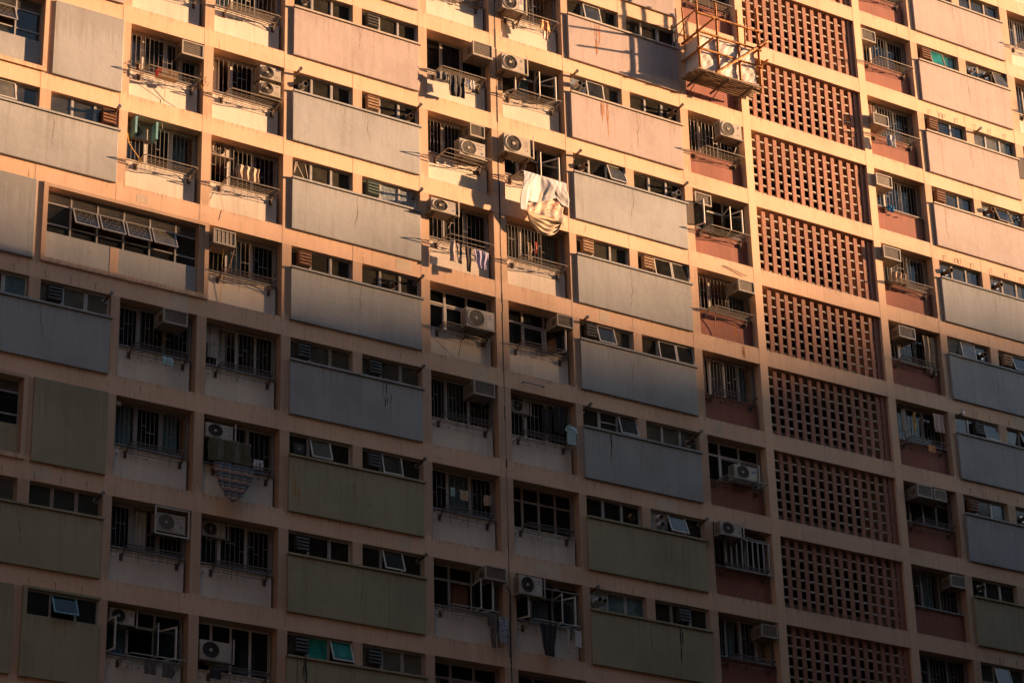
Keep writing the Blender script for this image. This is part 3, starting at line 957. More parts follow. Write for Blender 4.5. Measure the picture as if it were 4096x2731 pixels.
for i in range(46):                                   # cracks along the beams and pillars
    k = random.randint(-4, 6); a, b = random.choice([x for x in GP if x[1] - x[0] > 1.5])
    x = random.uniform(a, b); z = -k * FH + random.uniform(0.1, 0.45)
    crackline(B, x, z, z - random.uniform(0.15, 0.4) if z - 0.4 > -k * FH else -k * FH + .01, 0.0025, 0.09, 0.008)
for i in range(26):                                   # repair patches on the beams
    k = random.randint(-4, 6); a, b = random.choice([x for x in GP if x[1] - x[0] > 1.5])
    if abs(a - 21.525) < .1: continue
    w = random.uniform(0.2, 0.9); x = random.uniform(a, b - w)
    q = MB(); zlo = -k * FH + random.uniform(0.02, 0.12); q.box(x, x + w, -0.001 if False else 0.001, 0.004, zlo, -k * FH + random.uniform(0.35, 0.51), 'patch'); q.build('repair_patch', B)
pins = MB()
for col, k in (('J', -2), ('J', 0), ('J', 2), ('J', 3), ('Z', 3), ('Z', 5), ('Z', 6), ('J', 5)):
    a, b, c, d = STRIPS[col]
    for x in (a + 0.3, a + 0.8, a + 0.95, a + 1.5, c + .1, c + .8, c + 1.5):
        if x < 34 and x > -4.2: pins.tube([(x, -0.03, -k * FH + 0.22), (x, -0.03, -k * FH + 0.04)], 0.006, 'rack_d', 5); pins.tube([(x, 0.0, -k * FH + 0.2), (x, -0.04, -k * FH + 0.22)], 0.006, 'rack_d', 5)
pins.build('awning_pins', B)

wb = {(o_.name): o_ for o_ in B.children}
def extra(name, col, k, u0, u1, w0, w1, y0, y1, key):
    x0 = BAYS[col][0]; q = MB(); q.box(x0 + u0, x0 + u1, y0, y1, -k * FH - w1, -k * FH - w0, key); return q.build(name, B)
extra('orange_board', 'B', 3, 1.36, 1.66, 0.42, 1.30, 0.50, 0.52, 'orange')
extra('orange_board', 'B', 3, 1.80, 1.98, 0.2, 1.30, 0.52, 0.54, 'wood')
extra('window_board', 'B', 3, 0.03, 0.50, 0.05, 0.55, 0.36, 0.375, 'curtain_w')
extra('window_board', 'B', 3, 0.22, 0.52, 0.55, 0.95, 0.34, 0.355, 'ac_white')
extra('green_shelf_bracket', 'A', 1, 0.22, 0.28, 0.08, 0.58, -0.02, 0.30, 'teal_frame')
extra('green_shelf_bracket', 'A', 1, 0.84, 0.90, 0.08, 0.60, 0.0, 0.30, 'teal_frame')
extra('duct_box', 'A', 4, 0.02, 0.2, 0.1, 0.22, 0.12, 0.4, 'ac_side')
extra('blind_or_lit_pane', 'B', 6, 1.42, 1.85, 0.50, 1.30, 0.50, 0.52, 'white_frame')  # pale board paints the faint glow of a translucent backlit window
q = MB(); frame_rect(q, 1.17, 2.13, 5 * -FH - .80, 5 * -FH - .05, -.06, -.03, .035, 'white_frame'); q.build('steel_frame', B)
extra('brown_shutter', 'I', -2, 0.03, 0.55, 0.05, 0.75, 0.30, 0.33, 'wood')
extra('blind_or_lit_pane', 'I', -2, 0.45, 0.9, 0.05, 0.6, 0.48, 0.5, 'curtain_w')
q = MB(); q.tube([(12.45, -0.01, -3 * FH + .24), (12.45, -0.10, -3 * FH + .24), (13.15, -0.10, -3 * FH + .24), (13.15, -0.01, -3 * FH + .24)], 0.018, 'pipe', 6); q.build('bent_pipe_bracket', B)

# ---------------------------------------------------------------- words for the labels
COLN = {'A': 'first cream-walled column from the left', 'B': 'second cream-walled column from the left',
        'D': 'cream-walled column left of the long joint', 'E': 'cream-walled column right of the long joint',
        'G': 'red-walled column left of the lattice screens', 'I': 'red-walled column right of the lattice screens',
        'K': 'column at the right edge'}
TOPK = {'A': -1, 'B': -1, 'D': -2, 'E': -2, 'G': -3, 'I': -4, 'K': -4, 'Z': 0, 'C': -2, 'F': -2, 'J': -4}
PCOL = {'Z': 'leftmost panelled column', 'C': 'second panelled column', 'F': 'third panelled column', 'J': 'rightmost panelled column'}
ORD = ['topmost', 'second', 'third', 'fourth', 'fifth', 'sixth', 'seventh', 'eighth', 'ninth', 'tenth', 'eleventh']
def row(col, k): return ORD[max(0, k - TOPK[col])]

# ---------------------------------------------------------------- drying racks
def rack_proto(kind, lab):
    """local frame: x along the wall from the middle, y out of the wall, z up; built at the origin"""
    u0, u1, dep, zt2 = {'long': (-0.79, 0.78, 0.60, 0.10), 'short': (-0.77, 0.77, 0.42, 0.2), 'mesh': (-0.77, 0.77, 0.50, 0.16), 'rods': (-0.75, 0.75, 0.75, 0.06)}[kind]
    mk = 'rack' if kind in ('long', 'mesh') else 'rack_d'
    if kind == 'rods': mk = 'rack'
    o = empty('drying_rack', (0, 0, 0), lab, 'drying rack', 'drying racks bolted under the windows')
    for x in (u0, u1):
        q = MB()
        q.box(x - 0.045, x + 0.045, -0.02, 0.0, -0.10, 0.09, 'rack_d')
        q.box(x - 0.012, x + 0.012, -0.07, -0.02, -0.08, 0.05, 'rack_d')
        q.build('wall_plate', o, (x, 0, 0))
        q = MB()
        q.tube([(x, -0.05, -0.03), (x, -0.12, 0.10), (x, -0.2, zt2), (x, -dep + 0.05, zt2), (x + (0.03 if x < 0 else -0.03), -dep, zt2)], 0.014, mk, 6)
        q.tube([(x, -0.05, -0.07), (x, -dep * 0.72, zt2 - 0.01)], 0.010, mk, 6)
        q.build('arm', o, (x, 0, 0))
    q = MB(); q.tube([(u0 + 0.03, -dep, zt2), (u1 - 0.03, -dep, zt2)], 0.016, mk, 6); q.build('front_rail', o, (0, 0, 0))
    n = {'long': 5, 'short': 5, 'mesh': 9, 'rods': 3}[kind]
    q = MB()
    for i in range(n):
        y = -0.14 - (dep - 0.20) * i / n
        q.tube([(u0, y, zt2 - 0.01), (u1, y, zt2 - 0.01)], 0.0065 if kind != 'rods' else 0.012, mk, 5)
    q.tube([(u0, -0.09, 0.02), (u1, -0.09, 0.02)], 0.009, mk, 5)
    if kind == 'mesh':
        for i in range(14):
            x = u0 + (u1 - u0) * i / 13
            q.tube([(x, -0.12, zt2 - 0.016), (x, -dep, zt2 - 0.016)], 0.004, mk, 4)
    q.build('rods', o, (0, 0, 0))
    return o
PROTO = {}
RK = {'A': {-1: 'long', 0: 'long', 1: 'long', 3: 'short', 4: 'short', 5: 'short', 6: 'rods'},
      'B': {-1: 'mesh', 0: 'long', 1: 'long', 2: 'short', 3: 'short', 4: 'short', 5: 'short', 6: 'short'},
      'D': {-2: 'short', -1: 'mesh', 0: 'rods', 1: 'rods', 2: 'mesh', 3: 'short', 4: 'short', 5: 'long'},
      'E': {-2: 'long', -1: 'long', 0: 'long', 1: 'long', 2: 'short', 3: 'short', 4: 'short', 5: 'long'},
      'G': {-3: 'mesh', -1: 'long', 0: 'long', 1: 'mesh', 2: 'short', 3: 'long', 4: 'short', 5: 'short'},
      'I': {-4: 'long', -3: 'long', -2: 'long', 0: 'mesh', 1: 'short', 2: 'short', 3: 'short'},
      'K': {-4: 'long', -3: 'short'}}
ADJ = {'long': 'grey steel drying rack', 'short': 'slim dark drying rack', 'mesh': 'drying rack of close-set rods', 'rods': 'thick-rod drying rack'}
for col in RK:
    for k, kind in RK[col].items():
        x0, x1 = BAYS[col]
        lab = f"{ADJ[kind]} under {row(col, k)} window of {COLN[col]}"
        loc = Vector((x0 + (1.14 if col in 'AB' else 1.07), SPY, -k * FH - 1.50))
        if kind not in PROTO:
            PROTO[kind] = rack_proto(kind, lab); o = PROTO[kind]; o.location = loc
            WLOC[o.name] = loc
        else:
            place_copy(PROTO[kind], loc, lab)

# ---------------------------------------------------------------- air conditioners
def window_ac_proto(style):
    """0.66 x 0.42, origin at the lower front centre, body runs back 0.6 m"""
    o = empty('window_air_conditioner', (0, 0, 0), 'x', 'air conditioner', 'box air conditioners set in windows')
    w, h, d = 0.33, 0.42, 0.60
    q = MB()
    q.box(-w + .01, w - .01, 0.012, d, 0.01, h - 0.01, 'ac_side')
    q.box(-w - 0.01, w + 0.01, -0.01, d * 0.9, -0.02, 0.0, 'ac_side')
    for i in range(6):
        z = 0.1 + i * 0.035
        q.box(-w + 0.004, -w + 0.011, 0.1, 0.3, z, z + 0.012, 'black'); q.box(w - 0.011, w - 0.004, 0.1, 0.3, z, z + 0.012, 'black')
    q.build('casing', o)
    q = MB(); frame_rect(q, -w, w, 0, h, -0.012, 0.03, 0.032, 'ac_white' if style != 'dark' else 'ac_side'); q.build('front_frame', o)
    q = MB(); q.box(-w + 0.03, w - 0.03, 0.022, 0.03, 0.03, h - 0.03, 'fins_ac')
    if style == 'grid':
        for i in range(1, 10): q.box(-w + .03 + .06 * i - .0025, -w + .03 + .06 * i + .0025, 0.0, 0.006, 0.03, h - .03, 'fan')
        for i in range(1, 7): q.box(-w + .03, w - .03, 0.0, 0.006, 0.03 + .052 * i - .0025, 0.03 + .052 * i + .0025, 'fan')
    elif style == 'slats':
        for i in range(1, 5): q.box(-w + .03 + .12 * i - .012, -w + .03 + .12 * i + .012, 0.0, 0.008, 0.03, h - .03, 'ac_white')
    else:
        for i in range(1, 11): q.box(-w + .03, w - .03, 0.0, 0.006, 0.03 + .033 * i - .002, 0.03 + .033 * i + .002, 'fan')
    q.build('grille', o)
    return o

def outdoor_proto(style):
    """0.82 x 0.54 split-system outdoor unit, origin lower front centre"""
    o = empty('outdoor_air_conditioner', (0, 0, 0), 'x', 'air conditioner', 'split-system outdoor units on brackets')
    w, h, d = 0.41, 0.54, 0.30
    q = MB()
    q.box(-w, w, 0.0, d, 0.0, h, 'ac_white')
    for i in range(9): q.box(-w - 0.003, -w, 0.04, d - .04, 0.06 + i * .05, 0.085 + i * .05, 'fins_ac')
    q.build('casing', o)
    cx, cz, R = -0.13, 0.275, 0.235
    q = MB()
    q.disc((cx, -0.002, cz), (0, -1, 0), R, 'black', 28)
    for i in range(5):
        a = i * 2 * math.pi / 5
        for s in range(4):
            a0, a1 = a + s * .16, a + (s + 1) * .16
            q.add([(cx + .05 * math.cos(a0), -0.004, cz + .05 * math.sin(a0)), (cx + (R - .02) * math.cos(a0 + .3), -0.006, cz + (R - .02) * math.sin(a0 + .3)),
                   (cx + (R - .02) * math.cos(a1 + .3), -0.008, cz + (R - .02) * math.sin(a1 + .3)), (cx + .05 * math.cos(a1), -0.006, cz + .05 * math.sin(a1))], [(0, 1, 2, 3)], 'fan')
    q.build('fan', o)
    q = MB()
    q.torus((cx, -0.018, cz), (0, -1, 0), R, 0.012, 'ac_white' if style in ('square', 'spiral') else 'fan', 28, 5)
    if style == 'square':
        for i in range(-5, 6):
            q.box(cx + i * .042 - .002, cx + i * .042 + .002, -0.02, -0.016, cz - .21, cz + .21, 'ac_white'); q.box(cx - .21, cx + .21, -0.02, -0.016, cz + i * .042 - .002, cz + i * .042 + .002, 'ac_white')
    elif style == 'rings':
        for r_ in (0.08, 0.12, 0.16, 0.2): q.torus((cx, -0.02, cz), (0, -1, 0), r_, 0.006, 'ac_side', 24, 4)
    else:
        for i in range(20):
            a = i * 2 * math.pi / 20; pts = []
            for s in range(5):
                t = s / 4; rad = 0.05 + (R - 0.05) * t; aa = a + 0.75 * t
                pts.append((cx + rad * math.cos(aa), -0.022, cz + rad * math.sin(aa)))
            q.tube(pts, 0.0022, 'fan', 4, cap=False)
    q.disc((cx, -0.028, cz), (0, -1, 0), 0.045, 'ac_white', 16)
    q.build('fan_guard', o)
    q = MB()
    q.box(-w - 0.04, w + 0.04, -0.05, d + 0.1, -0.035, -0.004, 'ac_side')
    for x in (-w + .1, w - .1):
        q.bar((x, -0.03, -0.05), (x, d + 0.1, -0.05), 0.03, 0.03, 'rack_d'); q.bar((x, -0.0, -0.06), (x, d + 0.1, -0.24), 0.025, 0.025, 'rack_d')
    q.build('bracket_shelf', o)
    if style == 'spiral':
        q = MB(); q.box(w + .045, w + .085, -0.03, -0.022, -.04, h + .12, 'ac_white'); q.box(w + .079, w + .085, -.022, .03, -.04, h + .12, 'ac_white'); q.build('angle_post', o)
    q = MB(); q.tube([(w - .02, d * .6, .12), (w + .05, d * .7, .1), (w + .06, d + .1, -.02), (w - .03, d + .14, -.3)], 0.018, 'black', 6); q.build('hose', o)
    return o

def logo(o, kind):
    q = MB(); y = -0.003
    if kind == 'gree':
        q.box(0.20, 0.37, y, y + 0.002, 0.06, 0.49, 'white_frame')
        for s in range(10):
            a0 = math.pi * s / 10; a1 = math.pi * (s + 1) / 10
            for sg, kk in ((1, 'logo_red'), (-1, 'logo_blue')):
                q.add([(0.285 + 0.02 * math.cos(a0), y - .002, 0.42 + sg * 0.02 * math.sin(a0)), (0.285 + 0.045 * math.cos(a0), y - .002, 0.42 + sg * 0.04 * math.sin(a0)),
                       (0.285 + 0.045 * math.cos(a1), y - .002, 0.42 + sg * 0.04 * math.sin(a1)), (0.285 + 0.02 * math.cos(a1), y - .002, 0.42 + sg * 0.02 * math.sin(a1))], [(0, 1, 2, 3)], kk)
        text_into(q, 'GREE', 0.065, 0.205, y - .002, 0.315, 'logo_black')
    elif kind == 'panasonic':
        text_into(q, 'Panasonic', 0.062, 0.13, y, 0.43, 'logo_black')
        text_into(q, 'Inverter', 0.05, 0.16, y, 0.32, 'logo_black')
        q.box(0.28, 0.34, y - .001, y, 0.16, 0.22, 'logo_blue'); q.box(0.3, 0.32, y - .003, y - .001, 0.18, 0.2, 'white_frame')
    elif kind == 'york':
        text_into(q, 'YORK', 0.065, 0.18, y, 0.42, 'logo_black')
        for i in range(6): q.box(0.15, 0.36, y, y + .002, 0.07 + i * .03, 0.078 + i * .03, 'ac_side')
    elif kind == 'oval':
        q.add([(0.28 + 0.075 * math.cos(2 * math.pi * j / 20), y, 0.36 + 0.036 * math.sin(2 * math.pi * j / 20)) for j in range(20)], [tuple(range(20))], 'logo_blue')
        text_into(q, 'Carrier', 0.036, 0.225, y - .002, 0.35, 'white_frame')
    elif kind == 'badge':
        frame_rect(q, 0.24, 0.30, 0.38, 0.46, y, y + .002, 0.012, 'logo_black')
        for i in range(3): q.box(0.2, 0.34, y, y + .002, 0.12 + i * .03, 0.128 + i * .03, 'ac_side')
    elif kind == 'dial':
        for i in range(4): q.box(0.2, 0.32, y, y + .002, 0.42 - i * .05, 0.428 - i * .05, 'logo_black')
        q.box(0.28, 0.31, y - .001, y + .002, 0.15, 0.18, 'logo_black')
    q.build('logo', o)

WPRO = {}; OPRO = {}
BLANK = 'small sticker'
def put_wac(col, k, u, wtop, Yf, style, lab, w=0.66, h=0.42):
    x0 = BAYS[col][0]; loc = Vector((x0 + u + w / 2, Yf, -k * FH - wtop - h)); sc = (w / 0.66, 1, h / 0.42)
    if style not in WPRO:
        p = WPRO[style] = window_ac_proto(style); p.location = loc; p['label'] = lab; p.scale = sc
        return p
    return place_copy(WPRO[style], loc, lab, sc)
def put_oac(col, k, u, wtop, Yf, style, lab, lg=None, w=0.82, h=0.54, shelf=True):
    x0 = BAYS[col][0]; loc = Vector((x0 + u + w / 2, Yf, -k * FH - wtop - h)); sc = (w / 0.82, 1, h / 0.54)
    if style not in OPRO:
        p = OPRO[style] = outdoor_proto(style); p['label'] = lab
        c = p; c.location = loc; c.scale = sc
        NEWP.append((c, lg)); return c
    c = place_copy(OPRO[style], loc, lab, sc)
    if lg:
        NEWP.append((c, lg))
    return c
NEWP = []
put_wac('A', 0, 1.53, 0.05, 0.0, 'grid', 'white framed box air conditioner, topmost window of first cream-walled column')
put_wac('D', -1, 1.42, 0.12, -0.3, 'grid', 'jutting box air conditioner beside orange stained beam above rack of black clothes', .69, .47)
put_wac('D', 0, 1.36, 0.12, -0.15, 'grid', 'small box air conditioner directly above an outdoor unit, left of long joint', .50, .40)
put_wac('I', -3, 0.06, 0.12, 0.05, 'grid', 'brown grimed box air conditioner, second window of red-walled column right of lattice screens', .61)
put_wac('I', -2, -0.04, 0.80, -0.25, 'grid', 'box air conditioner hanging low above a white bag, right of lattice screens', .66, .40)
put_wac('I', -1, -0.03, 0.24, -0.1, 'plain', 'pale box air conditioner with plain dark face above the blue cloth', .68)
put_wac('I', 0, -0.05, 0.17, -0.15, 'grid', 'clean white box air conditioner above the crumpled brown cloth', .72)
put_wac('I', 1, 0.34, 0.16, -0.1, 'grid', 'box air conditioner above large tan bag, right of lattice screens', .68, .38)
put_wac('I', 3, 0.34, 0.14, -0.25, 'grid', 'left one of two box air conditioners side by side, right of lattice screens', .60, .40)
put_wac('I', 3, 1.02, 0.18, -0.25, 'plain', 'right one of two box air conditioners side by side, right of lattice screens', .50, .36)
put_wac('I', 4, 1.55, 0.10, -0.05, 'plain', 'dark faced box air conditioner in ninth window of red-walled column, far right', .60, .38)
put_wac('E', 2, 1.48, 0.20, -0.3, 'grid', 'box air conditioner on ledge right of the white curtain window', .56, .36)
put_wac('G', 0, 0.08, 0.12, 0.0, 'grid', 'box air conditioner at upper left of red-walled window with open casements', .63, .38)
put_wac('G', 1, 1.37, 0.16, -0.25, 'plain', 'protruding box air conditioner beneath a loose rod, left of lattice screens', .62, .38)
put_wac('B', 2, -0.01, 0.24, -0.3, 'slats', 'box air conditioner with white vertical slats and hanging cables, beside stairwell window')
put_wac('A', 3, 1.10, 0.16, -0.3, 'grid', 'deep box air conditioner above the light blue towel', .70, .40)
put_wac('D', 3, 1.31, 0.06, -0.15, 'grid', 'box air conditioner in shade, sixth window left of long joint', .69, .43)
put_wac('D', 5, 1.45, 0.07, -0.3, 'plain', 'blue faced box air conditioner above dark floral clothes, beside long joint', .68, .38)
put_wac('G', 5, 1.49, 0.16, -0.1, 'plain', 'white framed box air conditioner, lowest window left of lattice screens', .58, .38)
put_oac('B', 0, 1.41, 0.18, -0.1, 'rings', 'upper of two stacked outdoor units with ringed fans', 'york', .65, .40)
put_oac('B', 0, 1.40, 0.70, -0.1, 'rings', 'lower of two stacked outdoor units with ringed fans', 'york', .65, .39)
put_oac('E', -2, -0.12, 0.85, -0.3, 'spiral', 'outdoor unit cut by top edge of photo, above orange clothes', 'gree', .80, .54)
put_oac('E', -1, -0.22, 0.26, -0.35, 'spiral', 'outdoor unit with black fan, third pillar crossing, above open casements', 'badge', .83, .54)
put_oac('E', 0, -0.22, 0.23, -0.35, 'spiral', 'outdoor unit with golden spiral fan above the big white sheet', 'dial', .94, .60)
put_oac('D', 0, 0.96, 0.75, -0.2, 'square', 'outdoor unit with square mesh, under a small box air conditioner', 'panasonic', .87, .53)
put_oac('G', -1, 1.03, 0.21, -0.3, 'square', 'outdoor unit with vertical grille just below the bamboo scaffold', 'badge', .84, .54)
put_oac('D', 1, -0.10, 0.26, -0.3, 'spiral', 'outdoor unit at upper left above rack with four hanging garments', 'panasonic', .84, .40)
put_oac('D', 2, 0.98, 0.73, -0.35, 'square', 'outdoor unit with mesh guard and red and blue logo behind a rack', 'gree', .93, .58)
put_oac('B', 4, 0.08, 0.20, 0.05, 'spiral', 'outdoor unit above the dark canvas and striped blanket', 'panasonic', .79, .40)
put_oac('E', 3, 0.23, 0.15, 0.33, 'spiral', 'outdoor unit behind bars beside hanging black garments', None, .60, .38)
put_oac('G', 3, 0.87, 0.80, -0.1, 'spiral', 'outdoor unit with blue oval logo under white framed window, red wall', 'oval', .84, .46)
put_oac('A', 5, 1.25, 0.18, 0.05, 'square', 'shaded outdoor unit in a white steel frame, first cream-walled column', 'panasonic', .81, .48)
put_oac('A', 6, 0.15, 0.08, 0.2, 'spiral', 'shaded outdoor unit with red and blue logo, bottom left corner of photo', 'gree', .68, .40)
put_oac('B', 5, 0.19, 0.06, 0.33, 'spiral', 'dim outdoor unit behind bars, second cream-walled column, seventh window', None, .68, .40)
put_oac('B', 6, 0.05, 0.60, 0.0, 'spiral', 'outdoor unit beside bright barred window at bottom of photo', None, .86, .50)
put_oac('E', 5, -0.09, 0.15, -0.3, 'spiral', 'outdoor unit above a hanging black apron', 'gree', .76, .53)
put_oac('G', 4, 0.04, 0.05, -0.3, 'spiral', 'shaded outdoor unit above white window cage, red-walled column', 'panasonic', .78, .42)
put_oac('B', 1, 0.19, 0.0, 0.33, 'spiral', 'outdoor unit behind window bars above tan clothes', None, .60, .40)
put_oac('A', 1, 0.15, 0.10, 0.36, 'spiral', 'dark outdoor unit recessed beside green strips, first cream-walled column', None, .70, .42)
for c, lg in NEWP:
    if lg:
        WLOC[c.name] = Vector((0, 0, 0)); logo(c, lg)

# ---------------------------------------------------------------- flues, vents, hoods at the kitchen windows
fp = None
for i, (x, z, col, k, side, lr) in enumerate(FLUES):
    lab = f"thin steel flue at {side} window, {row(col, k)} row of {PCOL[col]}"
    if fp is None:
        fp = empty('flue_pipe', (0, 0, 0), lab, 'flue pipe', 'flue pipes poking out of kitchen windows')
        q = MB(); q.tube([(0, 0.05, -0.02), (0, -0.40, 0.05)], 0.036, 'flue', 12); q.build('pipe', fp)
        q = MB(); q.pipe((0, -0.36, 0.045), (0, -0.45, 0.058), 0.05, 0.043, 'steel'); q.bar((-0.045, -0.452, 0.058), (0.045, -0.452, 0.058), 0.008, 0.012, 'steel'); q.bar((0, -0.452, 0.013), (0, -0.452, 0.103), 0.012, 0.008, 'steel'); q.build('cowl', fp)
        q = MB(); q.ring((0, 0.0, -0.012), (0, -1, 0), 0.036, 0.07, 'steel'); q.build('collar', fp)
        fp.location = (x, 0.11, z)
    else:
        place_copy(fp, (x, 0.11, z), lab)
vp = None
for (x, z, c, col, k, side) in VENTS:
    nm = {'v': 'round vent pipe', 'r': 'rusty ring vent', 'b': 'square fan vent', 'd': 'shiny duct elbow', 'd2': 'shiny duct elbow (lower or right of a pair)'}[c]
    lab = f"{nm.split(' (')[0]} in {side} window, {row(col, k)} row of {PCOL[col]}"
    if c == 'd': lab = f"first of two shiny ducts in {side} window, {row(col, k)} row of {PCOL[col]}"
    if c == 'd2': lab = f"second of two shiny ducts in {side} window, {row(col, k)} row of {PCOL[col]}"
    if c == 'b':
        o = empty('fan_vent', (x, 0.1, z), lab, 'vent')
        q = MB(); q.box(x - .16, x + .16, 0.06, 0.12, z - .13, z + .15, 'black'); q.build('housing', o)
        q = MB(); q.disc((x, 0.052, z), (0, -1, 0), 0.11, 'wood_d', 20); q.disc((x, 0.046, z), (0, -1, 0), 0.03, 'steel', 12); q.build('fan', o)
        continue
    big = c in ('d', 'd2')
    o = empty('vent_duct', (x, 0.1, z), lab, 'vent', 'vent pipes in kitchen windows')
    q = MB(); key = 'steel' if big else random.choice(['flue', 'flue', 'steel'])
    L_ = 0.05 if c == 'r' else random.uniform(0.14, 0.3)
    pts = [Vector((x, 0.14, z + (.08 if big else 0))), Vector((x, 0.05, z + (.05 if big else 0))), Vector((x + .01, -0.02, z))]
    for a in range(7):
        t0 = a / 7; q.torus((x, 0.12 - t0 * (L_ + .05), z), (0, -1, 0), 0.072, 0.008, key, 16, 4)
    q.pipe((x, 0.13, z), (x, 0.07 - L_, z - 0.02), 0.078, 0.07, key)
    q.build('duct', o, smooth=False)
    q = MB(); q.ring((x, 0.108, z), (0, -1, 0), 0.078, 0.11, 'steel' if c != 'r' else 'rust'); q.build('collar', o)
hp = {}
HC = {'h': ('brown slatted', 'wood'), 'H': ('greasy black slatted', 'wood_d'), 'G': ('dark green slatted', 'wood_g')}
for (x, z, c, col, k, side) in HOODS:
    adj, key = HC[c]
    if (col, k) in (('C', 0), ('F', 1), ('J', 1)): key = 'wood_l'; adj = 'pale brown slatted'
    lab = f"{adj} exhaust hood in {side} window, {row(col, k)} row of {PCOL[col]}"
    loc = Vector((x, 0.11, z))
    if key not in hp:
        o = empty('exhaust_hood', (0, 0, 0), lab, 'exhaust hood', 'slatted exhaust hoods in kitchen windows')
        q = MB(); q.box(-.19, .19, -0.13, 0.02, -.2, -.185, key); q.box(-.19, .19, -0.15, 0.02, .19, .205, key)
        q.box(-.19, -.175, -0.13, 0.02, -.185, .19, key); q.box(.175, .19, -0.13, 0.02, -.185, .19, key); q.box(-.175, .175, 0.0, 0.02, -.185, .19, 'black'); q.build('housing', o)
        q = MB()
        for i in range(4):
            zc = -.15 + i * .095
            q.add([(-.18, -.155, zc - .035), (.18, -.155, zc - .035), (.18, -.12, zc + .045), (-.18, -.12, zc + .045), (-.18, -.149, zc - .035), (.18, -.149, zc - .035), (.18, -.112, zc + .045), (-.18, -.112, zc + .045)],
                  [(0, 1, 2, 3), (7, 6, 5, 4), (0, 4, 5, 1), (1, 5, 6, 2), (2, 6, 7, 3), (3, 7, 4, 0)], key)
        q.build('slats', o)
        hp[key] = o; o.location = loc
    else:
        place_copy(hp[key], loc, lab)

# ---------------------------------------------------------------- bamboo scaffold on the red-walled column
sc = empty('bamboo_scaffold', (20.1, 0.0, 3.75), 'bamboo scaffold cradle lashed to the wall below the top edge of photo', 'scaffold')
def cane(p, q_, r_=0.032, nm='bamboo_pole'):
    q = MB(); p = Vector(p); q_ = Vector(q_); n = max(3, int((q_ - p).length / 0.28)); pts = []
    for i in range(n + 1):
        pts.append(p.lerp(q_, i / n) + Vector((random.uniform(-.008, .008),) * 3))
    r_ *= 1.35; q.tube(pts, r_ * 1.05, 'bamboo', 8, r_end=r_ * 0.85)
    d = (q_ - p).normalized()
    for i in range(1, n): q.torus(pts[i], d, r_ * 0.98, 0.006, 'bamboo', 10, 4)
    return q.build(nm, sc)
random.seed(3)
for x, zt2 in ((18.95, 7.1), (19.72, 6.42), (20.57, 6.42), (21.38, 6.73)):
    cane((x - .02 if x > 19 else x, -0.85, 3.76 if x < 21.3 else 3.60), (x, -0.85, zt2))
cane((19.06, -0.12, 3.95), (18.95, -0.1, 6.40), 0.026); cane((21.45, -0.1, 5.6), (21.50, -0.12, 6.75), 0.024)
for z, xa, xb in ((5.80, 18.9, 21.5), (5.12, 18.85, 21.45), (4.50, 18.85, 21.45)):
    cane((xa, -0.90, z), (xb, -0.90, z + 0.04), 0.03)
cane((19.5, -0.96, 3.74), (21.68, -0.98, 5.56), 0.036)
for x, z, ya_, yb in ((18.98, 5.12, 0.0, -1.75), (18.98, 4.47, 0.0, -1.65), (21.42, 5.2, -0.1, -1.3), (21.42, 4.58, -0.1, -1.3)):
    cane((x - 0.06, ya_ - .03, z - 0.04), (x - 0.06, yb, z + 0.02), 0.03)
br = MB()
br.box(18.6, 18.66, -0.02, -0.001, 4.95, 5.7, 'black'); br.bar((18.64, -0.02, 5.6), (18.72, -1.1, 5.72), 0.03, 0.03, 'rack_d'); br.bar((18.64, -0.02, 5.0), (18.7, -0.8, 5.66), 0.02, 0.02, 'rack_d')
br.build('steel_bracket', sc)
dk = MB()
for i in range(9):
    y = -0.16 - i * 0.1
    dk.tube([(18.72 + random.uniform(-.08, .08), y, 3.71), (21.32 + random.uniform(-.12, .12), y, 3.71 + random.uniform(-.012, .012))], 0.033, 'plank', 8)
dk.build('deck', sc)
for x in (19.1, 20.0, 20.95):
    q = MB(); q.bar((x, 0.05, 3.63), (x, -0.98, 3.65), 0.04, 0.06, 'rack_d'); q.bar((x, 0.1, 3.32), (x, -0.5, 3.61), 0.022, 0.022, 'rack_d'); q.build('deck_bracket', sc)
tie = MB()
for x in (18.95, 19.7, 20.55, 21.37):
    for z in (3.8, 4.51, 5.14, 5.82):
        tie.torus((x, -0.875, z), (0.3, 0.2, 1), 0.055, 0.012, 'bamboo', 10, 4)
tie.build('lashings', sc)

def sheet(name, nu, nv, fn, key, label, cat, group=None, th=0.008):
    mb = MB(); vs = []
    for side in (0, 1):
        for j in range(nv + 1):
            for i in range(nu + 1):
                p = Vector(fn(i / nu, j / nv)); p.y += side * th
                vs.append(p)
    O = (nu + 1) * (nv + 1); fs = []
    for j in range(nv):
        for i in range(nu):
            a = j * (nu + 1) + i
            fs.append((a, a + nu + 1, a + nu + 2, a + 1)); fs.append((O + a, O + a + 1, O + a + nu + 2, O + a + nu + 1))
    for i in range(nu):
        fs.append((i, i + 1, O + i + 1, O + i)); b = nv * (nu + 1) + i; fs.append((b + 1, b, O + b, O + b + 1))
    for j in range(nv):
        a = j * (nu + 1); fs.append((a + nu + 1, a, O + a, O + a + nu + 1)); b = a + nu; fs.append((b, b + nu + 1, O + b + nu + 1, O + b))
    mb.add(vs, fs, key)
    c = sum((Vector(v) for v in vs), Vector()) / len(vs)
    o = mb.build(name, None, c, smooth=True)
    return tag(o, label, cat, group)

